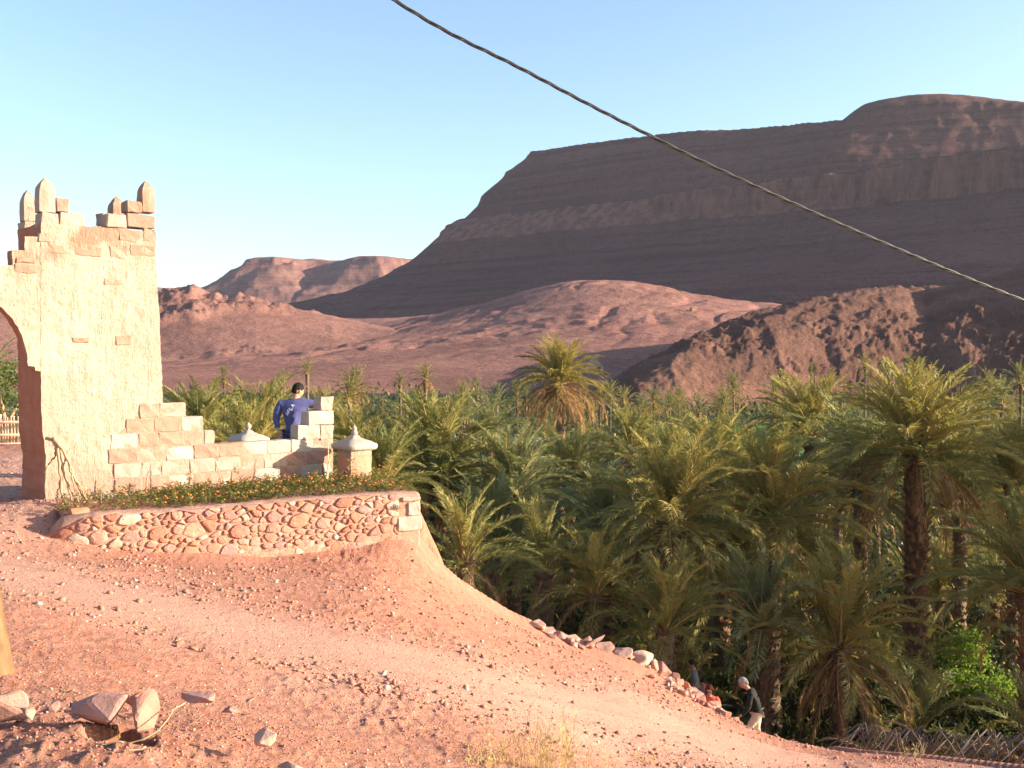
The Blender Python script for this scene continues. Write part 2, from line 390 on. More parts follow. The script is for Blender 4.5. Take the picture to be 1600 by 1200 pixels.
# ------------------------------------------------------------ hills
def polar_hill(name, mat, px0, px1, nu, dmin, dmax, nv, zfun):
    u = np.linspace((px0 - 800) / 1600, (px1 - 800) / 1600, nu); d = np.exp(np.linspace(math.log(dmin), math.log(dmax), nv))
    U, Y = np.meshgrid(u, d); X = U * Y
    Z, m = zfun(X, Y, U * 1600 + 800)
    k = (m[:-1, :-1] | m[1:, :-1] | m[:-1, 1:] | m[1:, 1:])
    o = link(name, grid_mesh(name, X, Y, Z, True, k), mat); tag(o, kind='structure'); return o
def ridge_from(px, prof):
    q = np.array(prof, float)
    d = np.interp(px, q[:, 0], q[:, 2]); py = np.interp(px, q[:, 0], q[:, 1])
    b = (600 - py) / FPX
    return d, (-SP + b * CP) / (CP + b * SP) * d
def rocky_z(X, Y, px):
    d, zr = ridge_from(px, [(900,640,300),(940,604,310),(1000,572,325),(1080,533,350),(1130,510,370),(1170,492,385),(1250,470,400),(1340,453,415),(1400,449,420),(1445,453,425),
                            (1500,441,420),(1560,425,415),(1600,415,410),(1750,395,400),(2000,370,390),(2400,360,380)])
    base = plain_z(X, Y, False) - 3.0
    t = (Y - d)
    w = np.where(t < 0, 0.26 * d, 0.45 * d)
    q = np.clip(np.abs(t) / w, 0, 1.2)
    sh = np.where(t < 0, 1 - q**1.15, 1 - q**1.5)
    H = np.maximum(zr - base, 0); sh = np.maximum(sh, -0.3)
    z = base - 4 * (zr < base) + H * sh
    # spurs and gullies running down towards the camera
    g = ridged(px * 0.0062 + 0.25 * fbm(X * 0.02, Y * 0.02, 3, 3), Y * 0.0045, 3, 51)
    mask = smooth01(q * 3) * smooth01((1.05 - q) * 3)
    z = z + g * 3.2 * mask * smooth01(H / 20)
    rk = smooth01((fbm(X * 0.02, Y * 0.02, 3, 61) + 0.25) * 3)
    z = z + rk * ((1.5 * np.maximum(ridged(X * 0.06, Y * 0.06, 5, 62, 0.66), -0.2) + 1.3 * np.maximum(ridged(X * 0.16, Y * 0.16, 4, 66, 0.66), -0.1))) * smooth01(H / 12)
    z = z + (0.9 * fbm(X * 0.25, Y * 0.25, 4, 63, 0.7) + 0.9 * rk * np.maximum(ridged(X * 0.22, Y * 0.22, 3, 64), 0)) * smooth01(H / 8)
    return z, z > base + 0.6
polar_hill('rocky_hill', M['rocky'], 880, 2500, 660, 212, 640, 215, rocky_z)
def outcrop_z(X, Y, px):
    d, zr = ridge_from(px, [(-900,480,700),(-300,470,780),(0,474,800),(60,470,820),(180,466,850),(250,466,860),(300,457,870),(330,462,870),(400,470,880),(460,483,900),(520,495,930),(566,506,980),(610,516,1000),(640,530,1000)])
    base = plain_z(X, Y, False) - 3.0
    t = Y - d; w = np.where(t < 0, 0.30 * d, 0.4 * d); q = np.clip(np.abs(t) / w, 0, 1.2)
    sh = np.where(t < 0, (1 - smooth01(q * 0.9))**1.1, 1 - q**1.5)
    z = base + (zr - base) * sh
    H = zr - base
    rk = smooth01((fbm(X * 0.008, Y * 0.010, 3, 71) + 0.12) * 5)
    z = z + rk * 8.0 * np.maximum(ridged(X * 0.030, Y * 0.035, 5, 72, 0.64), -0.2) * smooth01(H / 25) * smooth01((1.0 - q) * 4)
    z = z + 0.8 * fbm(X * 0.1, Y * 0.1, 4, 73) * smooth01(H / 10)
    return z, z > base + 0.6
polar_hill('rocky_outcrop', M['rocky2'], -1000, 660, 520, 560, 1400, 170, outcrop_z)

def mesa(name, mat, contour, prof, x0, x1, y0, y1, nx, ny, wob, seed, hump=None, polar=None, gul=0.0, upper=None):
    if polar:
        u = np.linspace(*polar[0]); d = np.exp(np.linspace(math.log(polar[1][0]), math.log(polar[1][1]), polar[1][2]))
        U, Y = np.meshgrid(u, d); X = U * Y
    else: X, Y = np.meshgrid(np.linspace(x0, x1, nx), np.linspace(y0, y1, ny))
    d, par, _ = polyline_dist(X, Y, contour, True)
    s = np.where(in_poly(X, Y, contour), d, -d)
    s = s + wob * fbm(X / (wob * 7), Y / (wob * 7), 4, seed) + 0.12 * wob * ridged(X / (wob * 1.1), Y / (wob * 1.1), 3, seed + 3)
    if upper is not None: s = s + (5.5 * ridged(X / 16, Y / 16, 2, seed + 20) + 9 * ridged(X / 60, Y / 60, 2, seed + 21)) * np.exp(-(s / 30)**2)
    if gul: s = s + gul * ridged(X / (gul * 5), Y / (gul * 5), 3, seed + 9) * smooth01((-s) / 60) 
    p = np.array(prof, float)
    Z = np.interp(s, p[:, 0], p[:, 1])
    if upper is not None:
        du, _, _ = polyline_dist(X, Y, upper[0], True); su = np.where(in_poly(X, Y, upper[0]), du, -du) + 0.3 * wob * fbm(X / (wob * 6), Y / (wob * 6), 4, seed + 2) + 0.14 * wob * ridged(X / wob, Y / wob, 3, seed + 4)
        q = np.array(upper[1], float); Z = np.maximum(Z, np.interp(su, q[:, 0], q[:, 1]) * np.interp(X, [43, 326, 496, 617, 900, 1500], [1, .986, .963, .937, .925, .92])); s = su + 60
    if hump is not None: Z = Z + hump(X, Y) * smooth01(s / 120)
    Z = Z + wob * 0.05 * fbm(X / (wob * 1.2), Y / (wob * 1.2), 4, seed + 5)
    base = plain_z(X, Y, False) - 6
    m = Z > base
    k = (m[:-1, :-1] | m[1:, :-1] | m[:-1, 1:] | m[1:, 1:])
    Z = np.maximum(Z, base - 12)
    o = link(name, grid_mesh(name, X, Y, Z, True, k), mat); tag(o, kind='structure'); return o
mc = [(3400, 200), (2500, 500), (1900, 720), (1480, 950), (1060, 1240), (665, 1530), (382, 1790), (150, 2000), (-40, 2160), (-120, 2235), (-155, 2330), (-175, 2600), (-60, 2950), (500, 3150), (1500, 3400), (4200, 3200), (4200, 0)]
mp = [(-1500, -600), (-700, -40), (-560, 50), (-430, 98), (-300, 130), (-215, 155), (-120, 192), (-60, 222), (-24, 238), (-8, 240), (0, 246), (8, 303), (13, 310), (40, 314), (60, 318), (200, 330), (1500, 340)]
MB_ = [(2600, 500), (1900, 1000), (1500, 1500), (1250, 1740), (900, 1790), (617, 1860), (496, 1980), (326, 2080), (180, 2190), (43, 2300), (30, 2400), (40, 2650), (150, 2900), (600, 3100), (1500, 3350), (4200, 3300), (4200, 0)]
MBP = [(-1600, -1200), (-400, 100), (-215, 270), (-150, 316), (-112, 350), (-106, 371), (-60, 410), (-54, 423), (-8, 456), (0, 470), (60, 475), (800, 490)]
def hump(X, Y):
    r = np.hypot((X - 760) / 190, (Y - 1920) / 260); q = smooth01((X - 600) / 60)
    return 44 * np.exp(-r * r) * q + 3 * q
mesa('mesa', M['mesa'], mc, mp, 0, 0, 0, 0, 0, 0, 26, 81, hump, ((-0.36, 1.5, 700), (420, 3500, 430)), 30, (MB_, MBP))
fc = [(-1120, 4500), (-1090, 4200), (-1030, 4020), (-930, 4000), (-800, 4120), (-720, 4130), (-620, 3980), (-520, 3960), (-400, 4090), (-300, 4100), (-100, 4000), (200, 4150), (900, 4400), (900, 6000), (-1000, 6000)]
fp = [(-1500, -300), (-900, 90), (-600, 120), (-420, 165), (-280, 230), (-150, 295), (-60, 345), (-10, 378), (2, 400), (40, 412), (400, 425), (2000, 440)]
mesa('distant_mesa', M['farmesa'], fc, fp, 0, 0, 0, 0, 0, 0, 36, 91, None, ((-0.46, 0.1, 420), (2900, 5600, 180)), 60)
ff = [(-9000, 7400), (-4200, 7300), (-2900, 7300), (-2350, 7600), (-2000, 8200), (-1800, 9800), (-9000, 9800)]
mesa('farthest_mesa', M['farmesa'], ff, [(-2500, -300), (-1200, 90), (-600, 230), (-150, 430), (0, 520), (60, 545), (900, 560), (3000, 570)], 0, 0, 0, 0, 0, 0, 50, 95, None, ((-1.1, -0.14, 260), (6200, 10500, 80)), 60)
# small red knoll behind the distant mesa
fk = [(-1090, 5150), (-1000, 5100), (-905, 5150), (-930, 5280), (-1060, 5280)]
mesa('red_knoll', M['plain'], fk, [(-400, 0), (-260, 380), (-60, 455), (0, 496), (30, 514), (60, 520)], -1450, -550, 4900, 5500, 90, 60, 12, 97)
# ------------------------------------------------------------ masonry materials
def plaster_mat():
    n = NT('lime_plaster'); v = n.coord('Geom')
    a = n.noise(v, 0.9, 6, 0.6); b = n.noise(v, 6, 8, 0.7)
    col = n.ramp(a, [(0.3, (0.345, 0.270, 0.210)), (0.5, (0.395, 0.325, 0.255)), (0.7, (0.44, 0.375, 0.30))])
    col = n.mix(n.ramp(b, [(0.35, 0.55), (0.55, 0.0)]), col, (0.36, 0.24, 0.17))
    pit = n.noise(v, 28, 4, 0.8)
    col = n.mix(n.ramp(pit, [(0.33, 0.9), (0.39, 0.0)]), col, (0.12, 0.06, 0.04))
    # damp red splash low down on the wall
    sep = n.add('ShaderNodeSeparateXYZ'); n.l.new(v, sep.inputs[0])
    low = n.math('ADD', n.math('MULTIPLY', sep.outputs['Z'], -2.2), -3.1)
    low = n.math('ADD', low, n.math('MULTIPLY', n.noise(v, 2.5, 5, 0.7), 0.9), True)
    blk = n.ramp(n.noise(v, 1.6, 4, 0.55), [(0.52, 0.0), (0.64, 0.75)]); high = n.math('ADD', n.math('MULTIPLY', sep.outputs['Z'], 0.9), -0.55, True)
    col = n.mix(n.math('MULTIPLY', blk, n.math('ADD', high, 0.12)), col, (0.285, 0.165, 0.115))
    col = n.mix(n.math('MULTIPLY', low, 0.55), col, (0.31, 0.18, 0.125))
    vs = n.coord('Geom', vec=(7, 7, 1.6))
    trow = n.noise(vs, 1.0, 6, 0.7)
    h = n.math('ADD', n.math('MULTIPLY', trow, 0.8), n.math('MULTIPLY', b, 0.9))
    nr = n.bump(h, 1.0, 0.05)
    nr = n.bump(n.math('ADD', n.noise(v, 45, 6, 0.75), n.ramp(pit, [(0.28, 0.0), (0.38, 1.0)])), 0.6, 0.012, nr)
    return n.done(col, nr, 0.95, 0.1)
M['plaster'] = plaster_mat()
M['block'] = simple_mat('cast_block', (0.34, 0.24, 0.185), (0.40, 0.31, 0.255), 4, 0.93, 0.8, 0.02, 0.05, 'Geom', 0.1, 22)
M['block_white'] = simple_mat('whitewashed_block', (0.37, 0.29, 0.235), (0.42, 0.36, 0.305), 5, 0.93, 0.7, 0.016, 0.06, 'Geom', 0.1, 22)
M['block_red'] = simple_mat('bare_red_block', (0.30, 0.175, 0.125), (0.36, 0.235, 0.18), 6, 0.94, 0.9, 0.02, 0.06, 'Geom', 0.1, 24)
M['mortar'] = simple_mat('earth_mortar', (0.37, 0.19, 0.135), (0.46, 0.275, 0.21), 7, 0.96, 0.9, 0.03, 0, 'Geom', 0.08, 16)
M['stone'] = simple_mat('wall_stone', (0.36, 0.165, 0.115), (0.48, 0.25, 0.18), 6, 0.88, 0.9, 0.018, 0.22, 'Geom', 0.15, 26)
M['stone_purple'] = simple_mat('purple_stone', (0.32, 0.155, 0.135), (0.42, 0.22, 0.185), 7, 0.85, 0.8, 0.015, 0.12, 'Geom', 0.18, 26)
M['stone_pale'] = simple_mat('pale_stone', (0.50, 0.32, 0.24), (0.60, 0.44, 0.35), 7, 0.85, 0.8, 0.012, 0.12, 'Geom', 0.18, 26)
M['groove'] = simple_mat('dark_groove', (0.10, 0.06, 0.05), (0.16, 0.09, 0.07), 9)

# ------------------------------------------------------------ gate frame: t along the wall, b into it, z up
TH = R(41); AX = Vector((math.cos(TH), math.sin(TH), 0)); BX = Vector((-math.sin(TH), math.cos(TH), 0))
T0 = P(70, 780, 14.0)
TA = (T0.x, T0.y); TD = (AX.x, AX.y)
def tz(px, py, b=0.0):
    A = (T0.x + BX.x * b, T0.y + BX.y * b)
    t, z, Y = hit(px, py, A, TD); return t, z
def tpos(t, b, z): return Vector((T0.x, T0.y, 0)) + AX * t + BX * b + Vector((0, 0, z))
def rough_block(w, d, h, seed, bev=0.012, jit=0.008, cuts=2):
    """masonry block with worn arrises, origin at its lower front left corner, +x along, +y in"""
    r = random.Random(seed); bm = bmesh.new()
    bmesh.ops.create_cube(bm, size=1.0)
    for v in bm.verts: v.co = Vector(((v.co.x + .5) * w, (v.co.y + .5) * d, (v.co.z + .5) * h))
    bmesh.ops.bevel(bm, geom=bm.edges[:], offset=bev, segments=1, affect='EDGES', profile=0.6)
    if cuts:
        for k in range(1, cuts + 1):
            bmesh.ops.bisect_plane(bm, geom=bm.verts[:] + bm.edges[:] + bm.faces[:], plane_co=(w * k / (cuts + 1), 0, 0), plane_no=(1, 0, 0))
        bmesh.ops.bisect_plane(bm, geom=bm.verts[:] + bm.edges[:] + bm.faces[:], plane_co=(0, 0, h / 2), plane_no=(0, 0, 1))
    o = Vector((r.uniform(0, 99), r.uniform(0, 99), r.uniform(0, 99)))
    for v in bm.verts:
        v.co += Vector((mnoise.noise(v.co * 9 + o), mnoise.noise(v.co * 9 + o + Vector((31, 0, 0))), mnoise.noise(v.co * 9 + o + Vector((0, 47, 0))))) * jit * 2
    return bm
def place_tb(o, t, b, z): o.location = tpos(t, b, z); o.rotation_euler = (0, 0, TH)
GROUT = 0.005
def put_block(name, parent_obj, t0, t1, b, depth, z0, z1, mat, seed, jit=0.007):
    bm = rough_block(t1 - t0 - GROUT, depth, z1 - z0 - GROUT, seed, jit=jit)
    o = bm_obj(name, bm, mat, parent_obj)
    loc = tpos(t0 + GROUT / 2, b, z0 + GROUT / 2)
    o.location = parent_obj.matrix_world.inverted() @ loc if parent_obj.type == 'EMPTY' and False else loc - parent_obj.location
    o.rotation_euler = (0, 0, TH)
    return o

gate = empty('gateway', tpos(0, 0, T0.z))
bpy.context.view_layer.update()
# outline of the front face, seen in the photograph, closed symmetrically out of the frame on the left
def tzl(l): return [tz(*q) for q in l]
base = T0.z - 0.5
arch_r = tzl([(65, 660), (64, 581), (55, 580), (55, 573), (44, 572), (42, 552), (36, 530), (29, 512), (17, 493), (0, 478)])
t_arch = -1.55                                                   # middle of the opening
apex = (t_arch, arch_r[-1][1] + 0.36)
right = [(0.0, base), (0.0, T0.z)] + tzl([(72, 720)]) + arch_r
mid = [(-0.80, arch_r[-1][1] + 0.17), (-1.15, arch_r[-1][1] + 0.30)]
opening = right + mid + [apex] + [(2 * t_arch - t, z) for t, z in reversed(mid)] + [(2 * t_arch - t, z) for t, z in reversed(right)]
top_r = tzl([(0, 413), (20, 413)]) ; zt0 = top_r[0][1]
top = [(top_r[1][0], zt0), (top_r[1][0], tz(21, 391)[1]), (tz(40, 391)[0], tz(40, 391)[1]), (tz(40, 391)[0], tz(41, 369)[1]), (tz(64, 369)[0], tz(64, 369)[1])]
zc = tz(150, 355)[1]
top += [(tz(64, 369)[0], zc), (tz(243, 355)[0], zc)]
rside = tzl([(243, 400), (248, 470), (252, 560), (255, 640)]) + [(tz(256, 700)[0], base)]
lmost = 2 * t_arch - rside[-1][0]
outline = list(reversed(opening)) + []
poly = [(t, z) for t, z in opening]                               # right jamb base ... left jamb base
loop = poly + [(lmost, base), (lmost + 0.06, zc), (2 * t_arch - top[5][0], zc), (2 * t_arch - top[1][0], zt0)] + top[:-1] + [top[-1]] + rside
WALL_T = 1.08
def dens(loop, step=0.05, j=0.005):
    out = []
    for i, (a, b) in enumerate(zip(loop, loop[1:] + loop[:1])):
        L = math.hypot(b[0] - a[0], b[1] - a[1]); n = max(1, int(L / step))
        for k in range(n):
            f = k / n; out.append((a[0] + (b[0] - a[0]) * f + rnd.uniform(-j, j), a[1] + (b[1] - a[1]) * f + rnd.uniform(-j, j)))
    return out
def extrude_profile(loop, b0, b1, cut_t=0.09, cut_z=0.09, amp=0.014, seed=0):
    bm = bmesh.new()
    vs = [bm.verts.new((t, b0, z)) for t, z in loop]
    f = bm.faces.new(vs)
    r = bmesh.ops.extrude_face_region(bm, geom=[f])
    for v in [g for g in r['geom'] if isinstance(g, bmesh.types.BMVert)]: v.co.y = b1
    bmesh.ops.recalc_face_normals(bm, faces=bm.faces[:])
    ts = [t for t, z in loop]; zs = [z for t, z in loop]
    k = min(ts) + cut_t
    while k < max(ts):
        bmesh.ops.bisect_plane(bm, geom=bm.verts[:] + bm.edges[:] + bm.faces[:], plane_co=(k, 0, 0), plane_no=(1, 0, 0)); k += cut_t
    k = min(zs) + cut_z
    while k < max(zs):
        bmesh.ops.bisect_plane(bm, geom=bm.verts[:] + bm.edges[:] + bm.faces[:], plane_co=(0, 0, k), plane_no=(0, 0, 1)); k += cut_z
    n = 4
    for i in range(1, n):
        bmesh.ops.bisect_plane(bm, geom=bm.verts[:] + bm.edges[:] + bm.faces[:], plane_co=(0, b0 + (b1 - b0) * i / n, 0), plane_no=(0, 1, 0))
    for v in bm.verts:
        p = v.co * 2.3 + Vector((seed, 0, 0)); q = v.co * 9
        v.co += Vector((mnoise.noise(p), mnoise.noise(p + Vector((7, 9, 1))), mnoise.noise(p + Vector((3, 1, 8))))) * amp + Vector((mnoise.noise(q + Vector((9, 1, 1))), mnoise.noise(q), mnoise.noise(q + Vector((4, 4, 4))))) * amp * 0.5
    bmesh.ops.triangulate(bm, faces=[f for f in bm.faces if len(f.verts) > 4])
    return bm
M['red_reveal'] = simple_mat('dark_red_plaster', (0.34, 0.135, 0.085), (0.42, 0.185, 0.12), 5, 0.95, 0.9, 0.02, 0, 'Geom', 0.08, 16)
def wall_piece(name, loop, b0, b1, seed):
    o = bm_obj(name, extrude_profile(dens(loop), b0, b1, 0.085, 0.085, 0.016, seed=seed), [M['plaster'], M['red_reveal']], gate)
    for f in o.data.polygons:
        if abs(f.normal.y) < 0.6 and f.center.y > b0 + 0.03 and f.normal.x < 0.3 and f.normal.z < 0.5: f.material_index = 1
    o.rotation_euler = (0, 0, TH); o.location = Vector((T0.x, T0.y, 0)) - gate.location; return o
# the deep right pier and its twin, and the thin panel of wall with the arch between them
pier = [(0.0, base), (0.0, T0.z)] + tzl([(72, 720), (65, 660), (64, 581)]) + [(tz(64, 500)[0], arch_r[2][1] + .5), (tz(64, 369)[0], zc), (tz(243, 355)[0], zc)] + rside
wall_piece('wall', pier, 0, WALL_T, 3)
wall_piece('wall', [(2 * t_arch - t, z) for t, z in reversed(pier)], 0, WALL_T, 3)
tj = arch_r[1][0] - 0.004
half = [(tj, arch_r[1][1])] + arch_r[2:] + mid + [apex]
panel = [(tj + .3, arch_r[1][1])] + half + [(2 * t_arch - t, z) for t, z in reversed(half[:-1])] + [(2 * t_arch - tj, tz(64, 369)[1])] + [(2 * t_arch - top[3][0], top[3][1]), (2 * t_arch - top[1][0], zt0)] + top[:4] + [(tj + .3, tz(64, 369)[1])]
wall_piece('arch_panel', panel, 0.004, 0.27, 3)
# battlements: courses of plastered blocks rising to pointed merlons, on the front and on the back parapet
def merlon(px0, px1, py_top, py_bot, b, depth, mat, seed, name='merlon'):
    """tall pointed merlon"""
    t0, z1 = tz(px0, py_top, b); t1, _ = tz(px1, py_top, b); z0 = tz((px0 + px1) / 2, py_bot, b)[1]
    w = t1 - t0; h = z1 - z0
    bm = bmesh.new()
    prof = [(0, .96), (0.30, .99), (0.60, .95), (0.72, 0.86), (0.81, 0.68), (0.89, 0.46), (0.96, 0.20), (1.0, 0.04)]
    rings = []
    r = random.Random(seed)
    for f, s in prof:
        ring = []
        for sx, sy in ((-1, -1), (0, -1), (1, -1), (1, 0), (1, 1), (0, 1), (-1, 1), (-1, 0)):
            k = 1.0 if (sx == 0 or sy == 0) else 0.94
            ring.append(bm.verts.new((w / 2 + sx * k * s * w / 2 + r.uniform(-.006, .006), depth / 2 + sy * k * s * depth / 2 + r.uniform(-.006, .006), f * h)))
        rings.append(ring)
    for a, c in zip(rings, rings[1:]):
        for i in range(8): bm.faces.new((a[i], a[(i + 1) % 8], c[(i + 1) % 8], c[i]))
    bm.faces.new(rings[-1]); bm.faces.new(list(reversed(rings[0])))
    bmesh.ops.recalc_face_normals(bm, faces=bm.faces[:])
    o = bm_obj(name, bm, mat, gate); o.location = tpos(t0, b, z0) - gate.location; o.rotation_euler = (0, 0, TH); return o
def course(spans, pyt, pyb, b, depth, mats, seed):
    for i, (a, c) in enumerate(spans):
        t0, z1 = tz(a, pyt, b); t1, _ = tz(c, pyt, b); z0 = tz((a + c) / 2, pyb, b)[1]
        put_block('block', gate, t0, t1, b, depth, z0, z1, mats[i % len(mats)], seed + i, 0.01)
pl_, bl_, rd_ = M['plaster'], M['block'], M['block_red']
FD = 0.26
merlon(61, 88, 274, 331, 0.01, FD, bl_, 1); merlon(222, 243, 280, 331, 0.01, FD, rd_, 2)
course([(88, 109)], 308, 331.5, 0.012, FD - .02, [rd_], 10); course([(198, 222.5)], 312, 332, 0.012, FD - .02, [rd_], 12)
course([(64, 92), (92, 132)], 331, 356, 0.006, FD, [bl_, pl_], 14); course([(167, 198), (198, 243)], 333, 356, 0.006, FD, [bl_, rd_], 17)
bb = WALL_T - FD - 0.01
merlon(37, 57, 294, 345, bb, FD, bl_, 3); merlon(176, 198, 304, 352, bb, FD, rd_, 4)
course([(43, 62)], 322, 345, bb + .004, FD, [bl_], 20); course([(37, 66)], 345, 370, bb, FD, [pl_], 21)
course([(159, 186), (186, 228)], 332, 353, bb, FD, [bl_, rd_], 23); course([(66, 110)], 345, 362, bb, FD, [bl_], 26)
course([(140, 159)], 352.5, 360, bb, FD, [rd_], 28)
# blocks laid bare where the plaster has fallen
for i, (a, c, t, b_) in enumerate([(185, 220, 357, 377), (224, 243, 357, 378), (203, 243, 382, 400), (171, 199, 385, 404), (117, 158, 383, 401), (74, 108, 380, 397),
                                   (163, 192, 431, 446), (24, 56, 401, 411), (60, 79, 362, 379), (22, 57, 412, 427), (180, 205, 524, 540), (112, 140, 527, 536)]):
    t0, z1 = tz(a, t); t1, _ = tz(c, t); z0 = tz((a + c) / 2, b_)[1]
    bm = rough_block(t1 - t0, 0.05, z1 - z0, 100 + i, 0.012, 0.012)
    o = bm_obj('block', bm, M['block_red'], gate); o.location = tpos(t0, -0.006, z0) - gate.location; o.rotation_euler = (0, 0, TH)
tag(gate, 'pale plastered gateway with a broken arch and stepped merlons on its corners', 'gateway')

# ------------------------------------------------------------ stepped block wall
bw = empty('block_wall', tpos(tz(170, 760)[0], -0.03, T0.z)); bpy.context.view_layer.update()
z_top = tz(430, 688)[1]; CH = 0.214
zt = [z_top + CH * (3 - k) for k in range(8)]                     # tops of the courses, highest first
ends_r = [290, 317, 334, 520, 520, 520, 520, 520]; starts = [216, 194, 168, 168, 176, 172, 168, 168]
def px_t(px, z):                                                 # t of a wall point at height z seen at px
    t = tz(px, 600)[0]; return t
bi = 0
for k in range(7):
    z1 = zt[k]; z0 = z1 - CH
    t = px_t(starts[k], 0) + rnd.uniform(-.05, .05); te = px_t(ends_r[k], 0)
    r = random.Random(50 + k)
    while t < te - 0.02:
        L = r.choice((0.40, 0.41, 0.39, 0.30, 0.42)) ; t1 = t + L
        if te - t1 < 0.14: t1 = te
        u = r.random()
        m = M['block_white'] if (u < 0.38 and k < 6) else (M['block_red'] if u > (0.78 if k < 5 else 0.5) else M['block'])
        put_block('block', bw, t, t1, -0.016 + r.uniform(-.006, .006), 0.21, z0, z1, m, 200 + bi, 0.010); bi += 1
        t = t1
# mortar core filling the joints
o = bm_obj('mortar', extrude_profile(dens([(px_t(184, 0), zt[6] - CH - .3), (px_t(519.3, 0), zt[6] - CH - .3), (px_t(519.3, 0), zt[3] - .01), (px_t(333.5, 0), zt[3] - .01), (px_t(333.5, 0), zt[2] - .012),
      (px_t(316.5, 0), zt[2] - .012), (px_t(316.5, 0), zt[1] - .012), (px_t(289.5, 0), zt[1] - .012), (px_t(289.5, 0), zt[0] - .012), (px_t(235, 0), zt[0] - .012), (px_t(184, 0), zt[2])], 0.2, 0.002),
      -0.011, 0.178, 0.4, 0.4, 0.003), M['mortar'], bw)
o.rotation_euler = (0, 0, TH); o.location = Vector((T0.x, T0.y, 0)) - bw.location
# the little stepped stack on its right end
for i, (a, c, pt, pb, m) in enumerate([(463, 499, 664.5, 687, 'block_white'), (499, 520, 664.5, 687, 'block'), (479.5, 520.5, 642, 664.5, 'block_white'), (499, 519, 620.5, 642, 'block')]):
    t0 = px_t(a, 0); t1 = px_t(c, 0); z0 = tz((a + c) / 2, pb)[1] + .006; z1 = tz((a + c) / 2, pt)[1] + .006
    put_block('block', bw, t0, t1, -0.03, 0.24, z0, z1, M[m], 400 + i, 0.012)
tag(bw, 'low wall of pale cast blocks stepping down from the gateway, with a stacked corner at its right end', 'wall')

M['mud_plaster'] = simple_mat('pink_mud_plaster', (0.42, 0.20, 0.13), (0.50, 0.27, 0.19), 5, 0.95, 0.9, 0.02, 0, 'Geom', 0.08, 20)
# ------------------------------------------------------------ gate pillars with swept pyramid caps
def pillar(px_corner, py_eave, d, w, h, label, seed, ball=False):
    c = P(px_corner, py_eave, d); root = empty('garden_pillar', (c.x, c.y, c.z - h), TH + R(1.5))
    r = random.Random(seed); bm = bmesh.new()
    def ring(s, z, n=4, rr=0.93):
        out = []
        for i in range(4):
            a = ((-1, -1), (1, -1), (1, 1), (-1, 1))[i]; b = ((-1, -1), (1, -1), (1, 1), (-1, 1))[(i + 1) % 4]
            for k in range(n):
                f = k / n; x = a[0] + (b[0] - a[0]) * f; y = a[1] + (b[1] - a[1]) * f
                kk = rr if k == 0 else 1
                out.append(bm.verts.new((w / 2 + x * kk * s + r.uniform(-.005, .005), w / 2 + y * kk * s + r.uniform(-.005, .005), z)))
        return out
    def skin(rings, cap=True):
        for a, b in zip(rings, rings[1:]):
            m = len(a)
            for i in range(m): bm.faces.new((a[i], a[(i + 1) % m], b[(i + 1) % m], b[i]))
        if cap: bm.faces.new(rings[-1]); bm.faces.new(list(reversed(rings[0])))
        bmesh.ops.recalc_face_normals(bm, faces=bm.faces[:])
    rs = [ring(w / 2, -0.4 + (h + 0.4) * k / 12) for k in range(13)]; skin(rs)
    body = bm_obj('shaft', bm, [M['mud_plaster'], M['plaster']], root)
    for p in body.data.polygons:
        if p.center.z > h - 0.10 - 0.05 * math.sin(p.center.x * 17): p.material_index = 1
    bm = bmesh.new()
    e = w / 2 + 0.078
    rs = [ring(w / 2 + .004, h - .015), ring(e - .02, h + .0), ring(e, h + .03), ring(e, h + .085), ring(e - .05, h + .112), ring(e * .72, h + .135), ring(e * .48, h + .158), ring(e * .28, h + .185), ring(e * .17, h + .225)]
    skin(rs); bm_obj('cap', bm, M['block_white'], root, True)
    bm = bmesh.new()
    prof = [(.05, .20), (.048, .245), (.056, .255), (.056, .275), (.038, .287), (.036, .312), (.043, .322), (.038, .345), (.022, .362), (.009, .388), (.001, .40)] if not ball else \
           [(.045, .20), (.032, .225), (.028, .24), (.046, .258), (.054, .285), (.047, .315), (.027, .335), (.014, .35), (.002, .362)]
    rs = []
    for q, z in prof:
        rs.append([bm.verts.new((w / 2 + q * math.cos(a * math.pi / 6), w / 2 + q * math.sin(a * math.pi / 6), h + z)) for a in range(12)])
    skin(rs); bm_obj('finial', bm, M['block_white'], root, True)
    tag(root, label, 'pillar', 'square pillars with pyramid caps'); return root
pillar(548, 704, 16.25, 0.42, 0.62, 'square red plastered pillar with a white pyramid cap, at the right end of the flower bed', 5)
pillar(380, 694, 17.6, 0.42, 0.75, 'white pyramid cap with a round ball finial showing over the top of the block wall', 6, True)

# ------------------------------------------------------------ dry stone retaining wall
RA = P(130, 805, 12.5); RBp = P(655, 772, 14.7)
RD = Vector((RBp.x - RA.x, RBp.y - RA.y, 0)); RL = RD.length; RD.normalize(); RN = Vector((-RD.y, RD.x, 0)); RTH = math.atan2(RD.y, RD.x)
def rz(px, py): t, z, _ = hit(px, py, (RA.x, RA.y), (RD.x, RD.y)); return t, z
def r_off(t):                                                    # the left end curves back a little
    q = max(0.0, 0.35 - t); return 0.42 * q * q
def rpos(t, b, z): return Vector((RA.x, RA.y, 0)) + RD * t + RN * (b + r_off(t)) + Vector((0, 0, z))
rtop = [rz(*q) for q in [(62, 852), (80, 842), (98, 816), (130, 807), (165, 802), (250, 799), (330, 793), (400, 787), (460, 782), (520, 777), (590, 773), (656, 770)]]
rbot = [rz(*q) for q in [(62, 856), (80, 858), (105, 862), (130, 866), (165, 868), (250, 872), (330, 874), (400, 874), (460, 870), (520, 866), (590, 856), (656, 840)]]
def ztop(t): return float(np.interp(t, [q[0] for q in rtop], [q[1] for q in rtop]))
def zbot(t): return float(np.interp(t, [q[0] for q in rbot], [q[1] for q in rbot]))
